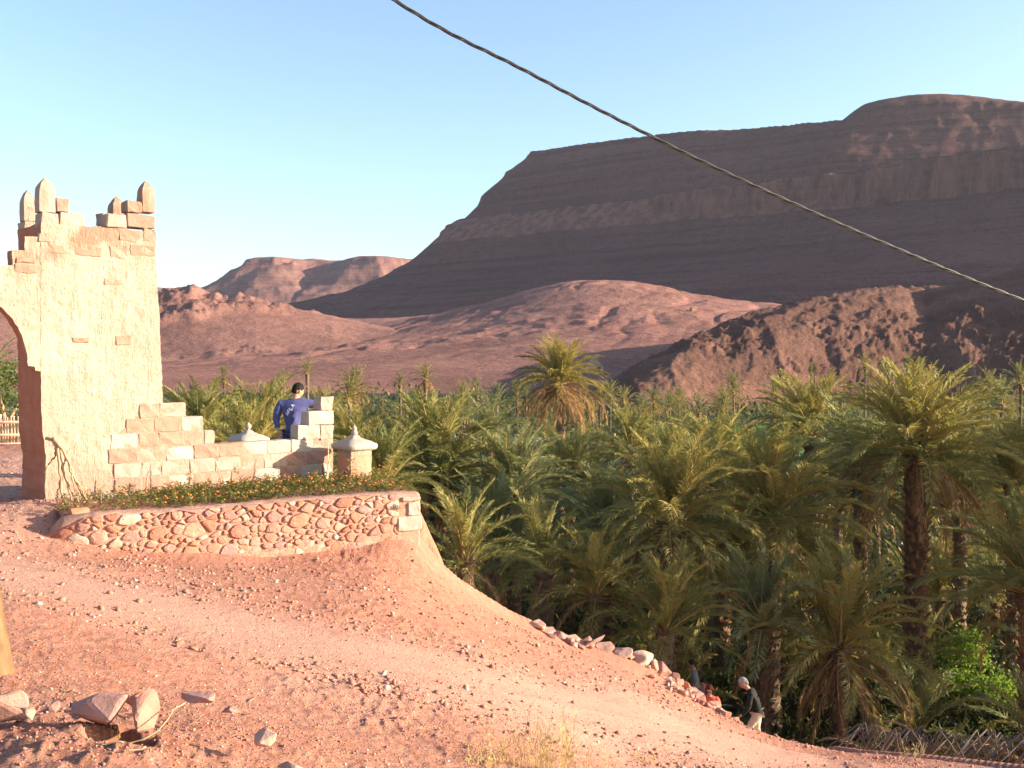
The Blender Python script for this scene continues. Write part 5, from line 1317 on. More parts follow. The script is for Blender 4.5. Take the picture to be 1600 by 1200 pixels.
# ------------------------------------------------------------ dry weeds in the foreground
M['straw'] = leaf_mat('straw', (0.36, 0.25, 0.10), (0.46, 0.33, 0.14), (0.54, 0.42, 0.20), 0.2, 0.8, 0.1)
def weed(px, py, d, h, n, seed, label, spread=0.22):
    r = random.Random(seed); c = P(px, py, d); z = gz(c.x, c.y); root = empty('dry_weed', (c.x, c.y, z)); V = []; F = []
    for i in range(n):
        a = r.uniform(0, 6.28); L = h * r.uniform(.45, 1.05); lean = r.uniform(.1, .9); p = Vector((r.uniform(-1, 1) * spread * .5, r.uniform(-1, 1) * spread * .4, 0)); d0 = Vector((math.cos(a) * lean, math.sin(a) * lean, 1)).normalized(); w = .0016
        for s in range(5):
            q = p + d0 * L / 5; lat = d0.cross(Vector((r.uniform(-1, 1), 1, 0))).normalized() * w; b = len(V); V += [p + lat, p - lat, q - lat, q + lat]; F.append((b, b + 1, b + 2, b + 3))
            for _ in range(3):
                a2 = r.uniform(0, 6.28); e = Vector((math.cos(a2), math.sin(a2), r.uniform(.1, 1.0))).normalized(); l2 = L * .16 * r.uniform(.4, 1.1); b = len(V); s_ = e.cross(Vector((0, 0, 1))).normalized() * w * .8
                V += [q + s_, q - s_, q + e * l2 - s_ * .4, q + e * l2 + s_ * .4]; F.append((b, b + 1, b + 2, b + 3))
                if r.random() < .35:
                    t = q + e * l2; k = .004; b = len(V); V += [t + Vector((k, 0, 0)), t + Vector((0, k, k)), t + Vector((-k, 0, k)), t + Vector((0, -k, 0))]; F.append((b, b + 1, b + 2, b + 3))
            p = q; d0 = (d0 + Vector((r.uniform(-.25, .25), r.uniform(-.25, .25), r.uniform(-.1, .12)))).normalized()
    o = link('stems', np_mesh('stems', V, F), M['straw'], root); o['kind'] = 'stuff'; tag(root, label, 'weed'); return root
weed(800, 1225, 6.2, .28, 38, 1, 'dry yellow weed at the bottom edge left of the taller one', .45)
weed(862, 1215, 6.5, .40, 46, 2, 'tallest dry yellow weed at the middle of the bottom edge', .34)
weed(912, 1230, 6.6, .2, 30, 3, 'low dry weed at the bottom edge right of the tallest one', .45)
weed(755, 1228, 6.1, .16, 20, 4, 'small dry weed at the left end of the bottom edge clump', .3)
weed(1430, 1188, 15.2, .22, 22, 5, 'little tuft of straw on the brink at the lower right', .4)
weed(1010, 1188, 8.9, .10, 20, 6, 'flat faded weed on the path right of the yellow ones', .3)

# ------------------------------------------------------------ fence of cut palm ribs below the brink
M['reed'] = simple_mat('grey_palm_rib', (0.10, 0.075, 0.062), (0.17, 0.13, 0.11), 5, 0.85, 0.2, 0.004, 0.25)
fn = empty('rib_fence', tuple(P(1480, 1190, 24.5))); r = random.Random(12)
def rib(p, q, w=0.018):
    m = (p + q) / 2 + Vector((r.uniform(-.04, .04), 0, r.uniform(-.05, .02))); tube('palm_rib', [p, m, q], [w, w * .85, w * .6], M['reed'], fn, 4)
x = 1338.0; i = 0
while x < 1760:
    d = 24 + r.uniform(-.5, .8); tp = 1133 + 14 * ((x - 1338) / 260) + r.uniform(-5, 14)
    A = P(x, tp, d); B = P(x - r.uniform(45, 85), tp + r.uniform(62, 84), d + r.uniform(-.4, .4)); rib(A, B, .024)
    Cc = P(x + r.uniform(6, 34), tp + r.uniform(30, 70), d + r.uniform(-.2, .3)); rib(A, Cc, .020)
    if i % 2: rib(P(x + r.uniform(-14, 14), tp + r.uniform(0, 18), d + .3), P(x + r.uniform(-50, 20), tp + 75, d + .3), .016)
    x += r.uniform(3.0, 9.5) if not 1470 < x < 1500 else r.uniform(8, 16); i += 1
tag(fn, 'low fence of grey crossed palm ribs below the brink at the lower right', 'fence')
# leaning dead fronds behind the ribs
rf = random.Random(31)
for i in range(26):
    p = P(rf.uniform(1330, 1700), 1170, rf.uniform(24.6, 26.5)); o = link('cut_frond', rf.choice(FD_), None); o.location = (p.x, p.y, P(1400, 1185, p.y).z - .2); o.scale = (.55, .55, .55)
    o.rotation_euler = (rf.uniform(-.3, .3), rf.uniform(-1.3, -.6), rf.uniform(2.6, 3.8)); tag(o, 'dead grey-brown frond stacked against the palm rib fence', 'frond', 'dead fronds stacked at the rib fence')

# ------------------------------------------------------------ stick fence seen through the arch
M['stick'] = simple_mat('pale_stick', (0.52, 0.34, 0.22), (0.70, 0.52, 0.36), 8, 0.9, 0.3, 0.004, 0.2)
sf = empty('stick_fence', tuple(P(10, 700, 24.0)))
px = -70
while px < 52:
    tube('stick', [P(px + r.uniform(-1, 1), 702, 24.0), P(px + r.uniform(-2, 2), 675, 24.02), P(px + r.uniform(-3, 3), r.uniform(646, 655), 24.0)], [.045, .04, .025], M['stick'], sf, 5); px += r.uniform(3.6, 5.2)
for y in (658, 678, 692): tube('rail', [P(-75, y, 23.93), P(-10, y + 2, 23.9), P(55, y + 1, 23.93)], .03, M['stick'], sf, 5)
tag(sf, 'pale fence of upright sticks seen through the arch', 'fence')
def leaf_bush(px, py, d, w, h, n, leaf, mat, label, seed, cat='shrub', name='shrub', trunk=0.0, group=None):
    r = random.Random(seed); c = P(px, py, d); z = gz(c.x, c.y); root = empty(name, (c.x, c.y, z)); V = []; F = []
    cen = [(Vector((r.uniform(-.32, .32) * w, r.uniform(-.32, .32) * w, trunk + h * r.uniform(.2, .75))), r.uniform(.22, .4)) for _ in range(11)]
    for i in range(n):
        q, rad = r.choice(cen); a = r.uniform(0, 6.28); e = math.asin(r.uniform(-.7, 1)); k = r.uniform(.55, 1.1)
        p = q + Vector((math.cos(a) * math.cos(e) * w, math.sin(a) * math.cos(e) * w, math.sin(e) * h)) * rad * k; p.z = max(p.z, .02)
        dd = Vector((r.uniform(-1, 1), r.uniform(-1, 1), r.uniform(-.3, 1))).normalized(); s_ = dd.cross(Vector((r.uniform(-1, 1), r.uniform(-1, 1), r.uniform(-1, 1)))).normalized() * leaf * .4; b = len(V)
        V += [p, p + dd * leaf * .6 + s_, p + dd * leaf * 1.3, p + dd * leaf * .6 - s_]; F.append((b, b + 1, b + 2, b + 3))
    o = link('crown', np_mesh('crown', V, F), mat, root); o['kind'] = 'stuff'
    if trunk > 0 or True:
        tube_p = [Vector((0, 0, -.2)), Vector((.05 * w, 0, (trunk + h * .3) * .5)), Vector((0, .04 * w, trunk + h * .4))]
        V, F = tube_arrays(tube_p, [.05 * h**.7, .04 * h**.7, .02], 7); me = bpy.data.meshes.new('trunk'); me.from_pydata([tuple(v) for v in V], [], F); link('trunk', me, M['branch'], root)
        for k in range(4):
            a = k * 1.6 + r.random(); V, F = tube_arrays([tube_p[1], tube_p[1] + Vector((math.cos(a) * w * .2, math.sin(a) * w * .2, h * .35))], [.025 * h**.6, .01], 5); me = bpy.data.meshes.new('limb'); me.from_pydata([tuple(v) for v in V], [], F); link('limb', me, M['branch'], root)
    tag(root, label, cat, group); return root
M['leafgreen'] = leaf_mat('broad_leaf', (0.04, 0.065, 0.02), (0.065, 0.095, 0.026), (0.10, 0.125, 0.036), 0.35)
M['leafbright'] = leaf_mat('bright_leaf', (0.13, 0.25, 0.03), (0.20, 0.36, 0.04), (0.28, 0.44, 0.06), 0.45)
leaf_bush(2, 650, 26.0, 2.2, 2.4, 2200, .08, M['leafgreen'], 'green bush behind the stick fence seen through the arch', 1)
for i, (px, d, w, h, lab) in enumerate([(600, 100, 7, 5.0, 'dark leafy tree left of centre behind the pillar palms'), (632, 108, 8, 6.2, 'largest dark leafy tree left of centre, under the tiny palm'), (668, 112, 7, 5.2, 'dark leafy tree at the right of the dark clump'), (1185, 150, 9, 4.0, 'low dark leafy tree right of the green field'), (1230, 140, 9, 4.5, 'dark leafy tree near the palm with glinting fronds'), (905, 140, 8, 4.0, 'dark leafy tree behind the tall skirted palm'), (840, 125, 7, 3.6, 'low dark tree beside the white wall in the oasis')]):
    leaf_bush(px, 640, d, w, h * .75, 3000, .20, M['leafgreen'], lab, 20 + i, 'tree', 'leafy_tree', h * .25)
leaf_bush(1522, 1060, 39.5, 2.6, 1.9, 2600, .12, M['leafbright'], 'bright green sunlit bush between the shaggy trunk and the right edge', 40)
leaf_bush(1500, 1000, 44.5, 2.2, 2.2, 1800, .12, M['leafbright'], 'second bright green bush deeper behind the shaggy trunk', 41)
leaf_bush(1560, 1090, 36.5, 2.0, 1.0, 1500, .10, M['leafgreen'], 'low dark bush below the bright green one', 42)

M['leafdark'] = leaf_mat('shade_darkened_leaf', (0.022, 0.034, 0.010), (0.035, 0.050, 0.014), (0.055, 0.066, 0.020), 0.15)  # leaf tone lowered so the colour itself carries the shade under the palms
# shaded scrub on the valley floor (past counting)
rs3 = np.random.RandomState(8); n = 52000
d = np.exp(rs3.uniform(math.log(24), math.log(105), n)); u = rs3.uniform(-.12, .58, n); x = u * d; y = d; z = terrain_z(x, y)
hmax = 0.25 + 1.5 * np.clip(fbm(x * .16, y * .16, 3, 101) + .38, 0, 1); keep = (z < -7.5) & (rs3.rand(n) < .25 + hmax); x, y, z, hmax = x[keep], y[keep], z[keep], hmax[keep]; n = len(x)
pd = polyline_dist(x, y, path_pts[:, :2])[0]; k = pd > 1.0; x, y, z, hmax = x[k], y[k], z[k], hmax[k]; n = len(x)
L = rs3.uniform(.25, .8, n) * (1 + d[:n] * 0); a = rs3.rand(n) * 6.283; el = rs3.uniform(.2, 1.45, n); b0 = rs3.rand(n) * hmax * .75
base_ = np.stack([x, y, z + b0], -1); dr = np.stack([np.cos(a) * np.cos(el), np.sin(a) * np.cos(el), np.sin(el)], -1); lat = np.stack([-np.sin(a), np.cos(a), 0 * a], -1)
w = .022 + .0009 * y
tip = base_ + dr * L[:, None] - np.array([0, 0, 1]) * (L * .18)[:, None]; mid = base_ + dr * (L * .5)[:, None]
V = np.stack([base_, mid + lat * w[:, None], tip, mid - lat * w[:, None]], 1).reshape(-1, 3); F = np.arange(n * 4).reshape(-1, 4)
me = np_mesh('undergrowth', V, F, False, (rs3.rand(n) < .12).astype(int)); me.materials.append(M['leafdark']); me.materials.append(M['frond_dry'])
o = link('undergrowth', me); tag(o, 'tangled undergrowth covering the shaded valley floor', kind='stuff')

# olive scrub between the distant palms (past counting)
n = 70000; d = np.exp(rs3.uniform(math.log(80), math.log(325), n)); u = rs3.uniform(-.36, .62, n); x = u * d; y = d; z = terrain_z(x, y)
cl = fbm(x * .05, y * .05, 4, 111) + 0.25; hm = 0.5 + 4.2 * np.clip(cl, 0, 1)
inf = (x > 26) & (x < 60) & (y > 150) & (y < 215); keep = (rs3.rand(n) < .3 + cl) & ~inf; x, y, z, hm = x[keep], y[keep], z[keep], hm[keep]; n = len(x)
L = rs3.uniform(.5, 1.1, n) * (y / 130) ** .6; a = rs3.rand(n) * 6.283; el = rs3.uniform(.0, 1.4, n); b0 = rs3.rand(n) * hm
base_ = np.stack([x, y, z + b0], -1); dr = np.stack([np.cos(a) * np.cos(el), np.sin(a) * np.cos(el), np.sin(el)], -1); lat = np.stack([-np.sin(a), np.cos(a), 0 * a], -1); w = L * .22
tip = base_ + dr * L[:, None]; mid = base_ + dr * (L * .5)[:, None]
V = np.stack([base_, mid + lat * w[:, None], tip, mid - lat * w[:, None]], 1).reshape(-1, 3); me = np_mesh('distant_scrub', V, np.arange(n * 4).reshape(-1, 4), False, (rs3.rand(n) < .25).astype(int)); me.materials.append(M['leafdark']); me.materials.append(M['far_a'])
o = link('distant_scrub', me); tag(o, 'olive green scrub between the distant palms', kind='stuff')

# green field and low white wall far back in the oasis
V = []; ring_ = [P(1085, 690, 150), P(1190, 690, 150), P(1200, 672, 215), P(1080, 672, 215)]
X, Y = np.meshgrid(np.linspace(26, 60, 30), np.linspace(150, 215, 30)); Z = terrain_z(X, Y) + .06 + .15 * fbm(X, Y, 3, 7)
M['field'] = simple_mat('green_crop', (0.05, 0.15, 0.02), (0.09, 0.22, 0.03), 0.6, 0.9, 0.8, 0.3, 0, 'Geom')
o = link('green_field', grid_mesh('green_field', X, Y, Z), M['field']); tag(o, kind='structure')
def box_obj(name, c, s, mat, parent=None, rz=0.0, bev=0.0, jit=0.0, seed=0):
    bm = bmesh.new(); bmesh.ops.create_cube(bm, size=1)
    for v in bm.verts: v.co = Vector((v.co.x * s[0], v.co.y * s[1], v.co.z * s[2]))
    if bev: bmesh.ops.bevel(bm, geom=bm.edges[:], offset=bev, segments=1, affect='EDGES')
    if jit:
        bmesh.ops.subdivide_edges(bm, edges=bm.edges[:], cuts=3, use_grid_fill=True); r = random.Random(seed)
        for v in bm.verts: v.co += Vector([r.uniform(-jit, jit) for _ in range(3)])
    o = bm_obj(name, bm, mat, parent); o.location = c; o.rotation_euler = (0, 0, rz); return o
M['whitewall'] = simple_mat('grey_white_render', (0.55, 0.48, 0.46), (0.68, 0.62, 0.60), 0.5, 0.9, 0.4, 0.05, 0, 'Geom')
p = P(790, 664, 150); z = gz(p.x, p.y); lw = empty('low_wall', (p.x, p.y, z))
for k in range(5): box_obj('panel', (-6 + k * 3, 0, 1.25), (2.86, .3, 2.5 - .1 * k), M['whitewall'], lw, 0, .03)
for k in range(6): box_obj('post', (-7.5 + k * 3, 0, 1.4), (.24, .36, 2.8), M['whitewall'], lw, 0, .03)
tag(lw, 'low greyish white wall among the palms left of the tall skirted palm', 'wall')

# ruined stepped tower at the foot of the desert plain
M['mud'] = simple_mat('ochre_mud', (0.42, 0.28, 0.17), (0.50, 0.36, 0.24), 0.6, 0.95, 0.8, 0.15, 0, 'Geom')
dr_ = 300.0
while gz(P(928, 583, dr_).x, dr_) < P(928, 583, dr_).z and dr_ < 600: dr_ += 2.0
p = P(928, 578, dr_); z = gz(p.x, p.y); ru = empty('ruined_tower', (p.x, p.y, min(z, p.z)), R(28)); dz = p.z - min(z, p.z)
sc_ = dr_ / 1600
for i, (x0, x1, y0, y1, dp) in enumerate([(-9, 11, -6, 6, 5.0), (-6, 6, 6, 12, 4.0), (6.2, 11, 6, 9, 3), (-4, 3.5, 12, 16, 3.0), (-4, -.4, 16, 19, 1.8), (-3.8, -2, 19, 22, 1.2), (-12, -9.2, -6, 2, 3.5)]):
    if i == 0: y0 -= (dz / sc_) + 6
    box_obj('wall_block', ((x0 + x1) / 2 * sc_, 0, (y0 + y1) / 2 * sc_ + dz), ((x1 - x0) * sc_, dp, (y1 - y0) * sc_ - .02), M['mud'], ru, 0, 0, .09, i)
box_obj('doorway_shade', (0.6, -2.56, 0.2 * sc_ + dz), (1.0, .2, 2.0), M['groove'], ru)  # dark slab on the wall face, painted for the shade inside the opening
tag(ru, 'small ruined stepped tower of pale mud brick behind the tall skirted palm', 'ruin')
p = P(1083, 522, 700); z = gz(p.x, p.y); ht = empty('stone_hut', (p.x, p.y, z - .5), R(20))
box_obj('walls', (0, 0, .9), (3.6, 3.0, 2.8), M['rock'], ht, 0, 0, .12, 3); box_obj('roof', (0, 0, 2.4), (3.9, 3.3, .3), M['rock'], ht, 0, 0, .06, 4)
tag(ht, 'tiny square stone hut alone on the desert plain above the rocky slope', 'hut')
# ------------------------------------------------------------ people
def cloth(name, c1, c2, sc_=14): return simple_mat(name, c1, c2, sc_, 0.9, 0.5, 0.01, 0, 'Object', 0.08, 9)
M['skin'] = simple_mat('skin', (0.42, 0.21, 0.13), (0.50, 0.27, 0.17), 9, 0.55, 0.1, 0.002)
M['skin_pale'] = simple_mat('pale_skin', (0.46, 0.24, 0.17), (0.54, 0.30, 0.22), 9, 0.55, 0.1, 0.002)
M['skin_dark'] = simple_mat('brown_skin', (0.25, 0.12, 0.07), (0.32, 0.16, 0.10), 9, 0.55, 0.1, 0.002)
M['blue'] = cloth('blue_cotton', (0.070, 0.074, 0.185), (0.10, 0.105, 0.245)); M['navy'] = cloth('navy_cotton', (0.05, 0.055, 0.13), (0.07, 0.075, 0.17))
M['black'] = cloth('black_knit', (0.018, 0.020, 0.017), (0.035, 0.036, 0.030)); M['cream'] = cloth('cream_twill', (0.50, 0.45, 0.33), (0.60, 0.54, 0.42))
M['grey'] = cloth('grey_cotton', (0.12, 0.12, 0.12), (0.17, 0.17, 0.165)); M['redc'] = cloth('red_cotton', (0.60, 0.10, 0.06), (0.72, 0.16, 0.09))
M['hair_k'] = simple_mat('black_hair', (0.010, 0.008, 0.007), (0.022, 0.017, 0.014), 40, 0.6, 0.8, 0.006, 0, 'Object', 0.08, 60)
M['hair_g'] = simple_mat('grey_hair', (0.26, 0.245, 0.22), (0.38, 0.36, 0.32), 40, 0.6, 0.8, 0.006, 0, 'Object', 0.08, 60)
M['hair_r'] = simple_mat('auburn_hair', (0.07, 0.015, 0.012), (0.13, 0.03, 0.02), 40, 0.6, 0.8, 0.006, 0, 'Object', 0.08, 60)
M['glass'] = simple_mat('dark_lens', (0.012, 0.012, 0.014), (0.02, 0.02, 0.022), 3, 0.12, 0, 0, 0, 'Object', 0.6)
M['leather'] = simple_mat('dark_leather', (0.03, 0.02, 0.015), (0.05, 0.035, 0.025), 9, 0.5, 0.2, 0.002)
M['print'] = simple_mat('white_print', (0.62, 0.62, 0.74), (0.72, 0.72, 0.82), 30, 0.8, 0)
def skin_mesh(name, verts, edges, root_i=0, sub=2):
    me = bpy.data.meshes.new('tmp'); me.from_pydata([tuple(v[0]) for v in verts], edges, []); me.update()
    o = bpy.data.objects.new('tmp', me); C.objects.link(o)
    md = o.modifiers.new('s', 'SKIN'); md.use_smooth_shade = True; md.branch_smoothing = 0.6
    for i, v in enumerate(verts):
        sv = me.skin_vertices[0].data[i]; r = v[1]; sv.radius = (r, r) if not isinstance(r, tuple) else r; sv.use_root = (i == root_i)
    m2 = o.modifiers.new('u', 'SUBSURF'); m2.levels = sub; m2.render_levels = sub
    dg = bpy.context.evaluated_depsgraph_get(); out = bpy.data.meshes.new_from_object(o.evaluated_get(dg)); out.name = name
    bpy.data.objects.remove(o); bpy.data.meshes.remove(me)
    return out
def head_mesh(bmx, c, yaw, pitch, s=1.0):
    """skull, face, nose, ears, lips as one shaped surface; face looks along +y before turning"""
    bm = bmesh.new(); bmesh.ops.create_uvsphere(bm, u_segments=28, v_segments=20, radius=1)
    for v in bm.verts:
        x, y, z = v.co
        X_ = x * 0.076; Y_ = y * 0.095; Z_ = z * 0.118
        if z < 0: X_ *= 1 - 0.22 * (-z); Y_ = Y_ * (1 - 0.12 * (-z)) + 0.012 * (-z)
        if y < -0.2 and z > -.3: Y_ *= 1.05
        if y > 0:
            g = lambda cx, cz, w, h: math.exp(-((x * .076 - cx) / w)**2 - ((Z_ - cz) / h)**2)
            Y_ += 0.024 * g(0, -0.020, .011, .022) + 0.008 * g(0, -.062, .022, .008) + 0.010 * g(0, -.098, .022, .016) + .006 * g(0, .022, .05, .012)
            Y_ -= 0.010 * (g(-.030, .002, .015, .012) + g(.030, .002, .015, .012)) + .006 * g(0, -.080, .02, .006)
        v.co = Vector((X_, Y_, Z_))
    for sx in (-1, 1):                                        # ears
        r = bmesh.ops.create_uvsphere(bm, u_segments=8, v_segments=6, radius=1)
        for v in r['verts']: v.co = Vector((sx * 0.077 + v.co.x * .010, v.co.y * .019 - .006, v.co.z * .031 - .012))
    mt = Matrix.Translation(c) @ Euler((pitch, 0, yaw)).to_matrix().to_4x4() @ Matrix.Scale(s, 4)
    bm.transform(mt); me = bpy.data.meshes.new('h'); bm.to_mesh(me); bm.free(); bmx.from_mesh(me); bpy.data.meshes.remove(me)
    return mt
def lerp(a, b, f): return Vector(a).lerp(Vector(b), f)
def hand_verts(verts, edges, wi, wrist, d, palm_n, curl=0.5, s=1.0):
    """palm and five separate bent fingers appended to a skin skeleton"""
    d = Vector(d).normalized(); n = Vector(palm_n).normalized(); l = d.cross(n).normalized()
    p = Vector(wrist) + d * 0.055 * s; verts.append((p, (.034 * s, .020 * s))); pi = len(verts) - 1; edges.append((wi, pi)); out = []
    for k, (off, L) in enumerate([(-.030, .062), (-.011, .072), (.010, .068), (.029, .054)]):
        out.append((p + l * off * s + d * .02 * s, d, L * s, n))
    out.append((p - l * .03 * s - d * .03 * s, (d * .6 - l * .8).normalized(), .058 * s, n))
    return out
def fingers(fs, curl):
    """each finger its own tapered bent tube"""
    V = []; F = []
    for q, d, L, n in fs:
        p = q - d * .012; pts = [p]; dd = d.copy()
        for k in range(4):
            dd = (dd + n * curl * .45).normalized(); p = p + dd * L / 3.4; pts.append(p)
        v, f = tube_arrays(pts, [.0105, .0095, .009, .008, .004], 7); b = len(V); V += v; F += [tuple(i + b for i in ff) for ff in f]; F.append(tuple(b + 28 + k for k in range(7)))
    return V, F
def person(loc, facing, label, J, skin, shirt, pants, hair, sleeve=1.0, hairstyle='short', s=1.0, extra=None, curl=(.5, .5), group=None):
    root = empty('person', loc, facing); root.scale = (s, s, s)
    v = []; e = []
    def add(p, r, par=None):
        v.append((Vector(p), r)); i = len(v) - 1
        if par is not None: e.append((par, i))
        return i
    pel = add(J['pelvis'], (.115, .085)); wa = add(lerp(J['pelvis'], J['chest'], .45), (.10, .075), pel); ch = add(J['chest'], (.11, .08), wa)
    nb = add(J['neck'], (.062, .064), ch); hd = add(lerp(J['neck'], J['head'], .55), (.052, .055), nb); add(J['head'], (.055, .06), hd)
    FG = []
    for sd in ('L', 'R'):
        sh = add(J['sh' + sd], .040, ch); el = add(J['el' + sd], .034, sh); wr = add(J['wr' + sd], .029, el)
        d = J.get('hd' + sd) or (Vector(J['wr' + sd]) - Vector(J['el' + sd])); FG += [hand_verts(v, e, wr, J['wr' + sd], d, J.get('pn' + sd, (0, 1, 0)))]
        hp = add(J['hp' + sd], .070, pel); kn = add(J['kn' + sd], .050, hp); an = add(J['an' + sd], .040, kn); add(Vector(J['an' + sd]) + Vector((0, .14, -.045)), (.042, .03), an)
    me = skin_mesh('body', v, e); bm = bmesh.new(); bm.from_mesh(me)
    mt = head_mesh(bm, Vector(J['head']), J.get('yaw', 0), J.get('pitch', 0), 1.08)
    for fs, cu in zip(FG, curl):
        V, F = fingers(fs, cu); m2 = bpy.data.meshes.new('f'); m2.from_pydata([tuple(q) for q in V], [], F); bm.from_mesh(m2); bpy.data.meshes.remove(m2)
    body = bm_obj('body', bm, skin, root, True)
    # shirt
    v2 = [(v[0][0], (.185, .135)), (v[1][0], (.175, .135)), (v[2][0], (.205, .145)), (lerp(J['chest'], J['neck'], .92), (.085, .085))]; e2 = [(0, 1), (1, 2), (2, 3)]
    v2.insert(0, (Vector(J['pelvis']) - Vector((0, 0, .07)), (.185, .138))); e2 = [(0, 1), (1, 2), (2, 3), (3, 4)]
    for sd in ('L', 'R'):
        i = len(v2); end = lerp(J['el' + sd], J['wr' + sd], sleeve - 1) if sleeve > 1 else lerp(J['sh' + sd], J['el' + sd], sleeve)
        v2.append((Vector(J['sh' + sd]), .088)); e2.append((3, i))
        if sleeve > 1: v2.append((Vector(J['el' + sd]), .066)); v2.append((end, .052)); e2 += [(i, i + 1), (i + 1, i + 2)]
        else: v2.append((end, .062)); e2.append((i, i + 1))
    sm = skin_mesh('shirt', v2, e2, 2); 
    for q in sm.vertices: q.co += Vector((mnoise.noise(q.co * 9), mnoise.noise(q.co * 9 + Vector((4, 0, 0))), 0)) * .014
    shirt_o = link('shirt', sm, shirt, root)
    v3 = [(Vector(J['pelvis']) + Vector((0, 0, .04)), (.158, .122))]; e3 = []
    for sd in ('L', 'R'):
        i = len(v3); v3 += [(Vector(J['hp' + sd]), .108), (Vector(J['kn' + sd]), .078), (lerp(J['kn' + sd], J['an' + sd], .95), .062)]; e3 += [(0, i), (i, i + 1), (i + 1, i + 2)]
    pm = skin_mesh('trousers', v3, e3, 0)
    for q in pm.vertices: q.co += Vector((mnoise.noise(q.co * 8), mnoise.noise(q.co * 8 + Vector((4, 0, 0))), 0)) * .010
    link('trousers', pm, pants, root)
    for sd in ('L', 'R'):
        a = Vector(J['an' + sd]); q = skin_mesh('shoe', [(a + Vector((0, -.05, -.05)), (.045, .04)), (a + Vector((0, .08, -.055)), (.046, .035)), (a + Vector((0, .18, -.065)), (.038, .025))], [(0, 1), (1, 2)]); link('shoe', q, M['leather'], root)
    # hair: a shell over the skull with an uneven lower line
    bm = bmesh.new(); bmesh.ops.create_uvsphere(bm, u_segments=26, v_segments=18, radius=1); kill = []
    for q in bm.verts:
        x, y, z = q.co; line = (-.62 if y < -.1 else -.62 + 1.15 * (y + .1)) if hairstyle == 'short' else (-1.1 if y < .15 else -.9 + 1.5 * y)
        if abs(x) > .86 and hairstyle == 'short': line = max(line, -.10)
        if z < line: kill.append(q)
        k = 1.0 + (.035 if hairstyle == 'short' else .16) + .05 * mnoise.noise(q.co * 6)
        q.co = Vector((x * .080 * k, y * .101 * k * (1.03 if y < 0 else .97), z * .122 * k + .004))
    bmesh.ops.delete(bm, geom=kill, context='VERTS')
    bmesh.ops.solidify(bm, geom=bm.faces[:], thickness=.006)
    bm.transform(mt); bm_obj('hair', bm, hair, root, True)
    for sx in (-1, 1):
        bm = bmesh.new(); bmesh.ops.create_uvsphere(bm, u_segments=10, v_segments=8, radius=.0115); bm.transform(mt @ Matrix.Translation((sx * .030, .081, .002)))
        bm_obj('eye', bm, M['glass'], root, True)
    if extra: extra(root, mt, J)
    root.name = 'person'; tag(root, label, 'person', group); return root
def feet(px, py_head, d, hgt):
    p = P(px, py_head, d); return (p.x, p.y, p.z - hgt)

# man in the blue shirt behind the wall: back to the camera, right elbow on the stacked block
def belt(root, J, mat=None):
    c = Vector(J['pelvis']) + Vector((0, 0, .085)); V, F = tube_arrays([c + Vector((math.cos(a) * .163, math.sin(a) * .128, 0)) for a in np.linspace(0, 6.2832, 25)], .014, 6)
    me = bpy.data.meshes.new('belt'); me.from_pydata([tuple(q) for q in V], [], F); link('belt', me, M['leather'], root)
def blue_extra(root, mt, J):
    # printed letters slanting up the back
    FONT = {'A': [((0, 0), (.5, 1)), ((.5, 1), (1, 0)), ((.22, .42), (.78, .42))], 'F': [((0, 0), (0, 1)), ((0, 1), (.9, 1)), ((0, .52), (.7, .52))], 'L': [((0, 1), (0, 0)), ((0, 0), (.85, 0))]}
    pr = [c for c in root.children if c.name.startswith('shirt')][0]
    dg = bpy.context.evaluated_depsgraph_get()
    from mathutils.bvhtree import BVHTree
    bm = bmesh.new(); bm.from_mesh(pr.data); bv = BVHTree.FromBMesh(bm)
    for k, ch_ in enumerate('AFLA'):
        V = []; F = []
        for (a, b) in FONT[ch_]:
            for i in range(6):
                seg = []
                for f in (i / 6, (i + 1) / 6):
                    u = (k * 1.35 + a[0] + (b[0] - a[0]) * f) * .040; w = (a[1] + (b[1] - a[1]) * f) * .058
                    ang = R(58); bx = -.055 + u * math.cos(ang) - w * math.sin(ang) * .9; bz = 1.20 + u * math.sin(ang) + w * math.cos(ang) * .9
                    seg.append((bx, bz))
                (x0, z0), (x1, z1) = seg; L = math.hypot(x1 - x0, z1 - z0) or 1; nx, nz = -(z1 - z0) / L * .0065, (x1 - x0) / L * .0065; q = []
                for (x, z) in ((x0 - nx, z0 - nz), (x1 - nx, z1 - nz), (x1 + nx, z1 + nz), (x0 + nx, z0 + nz)):
                    h = bv.ray_cast(Vector((x, -1, z)), Vector((0, 1, 0))); q.append((h[0] if h[0] else Vector((x, -.13, z))) + Vector((0, -.004, 0)))
                m = len(V); V += q; F.append((m, m + 1, m + 2, m + 3))
        link('letter', np_mesh('letter', V, F), M['print'], pr)
    bm.free()
J = dict(pelvis=(0, 0, .96), chest=(.02, .0, 1.30), neck=(.05, .02, 1.49), head=(.080, .065, 1.615), shL=(-.21, 0, 1.42), shR=(.22, .02, 1.43),
         elL=(-.27, -.06, 1.12), wrL=(-.20, -.16, .93), elR=(.43, .08, 1.36), wrR=(.50, .26, 1.28), hpL=(-.09, 0, .88), hpR=(.09, 0, .88),
         knL=(-.10, .02, .48), knR=(.12, .03, .48), anL=(-.11, -.02, .09), anR=(.14, .0, .09), yaw=R(-48), pitch=R(-14), pnL=(0, -1, .3), hdL=(.25, -.1, -1), pnR=(0, 0, -1))
person(feet(457, 598, 17.3, 1.75), R(2), 'man in a blue shirt with white letters on the back, leaning on the block stack', J, M['skin'], M['blue'], M['navy'], M['hair_k'], 1.75, extra=blue_extra, curl=(.9, .4))
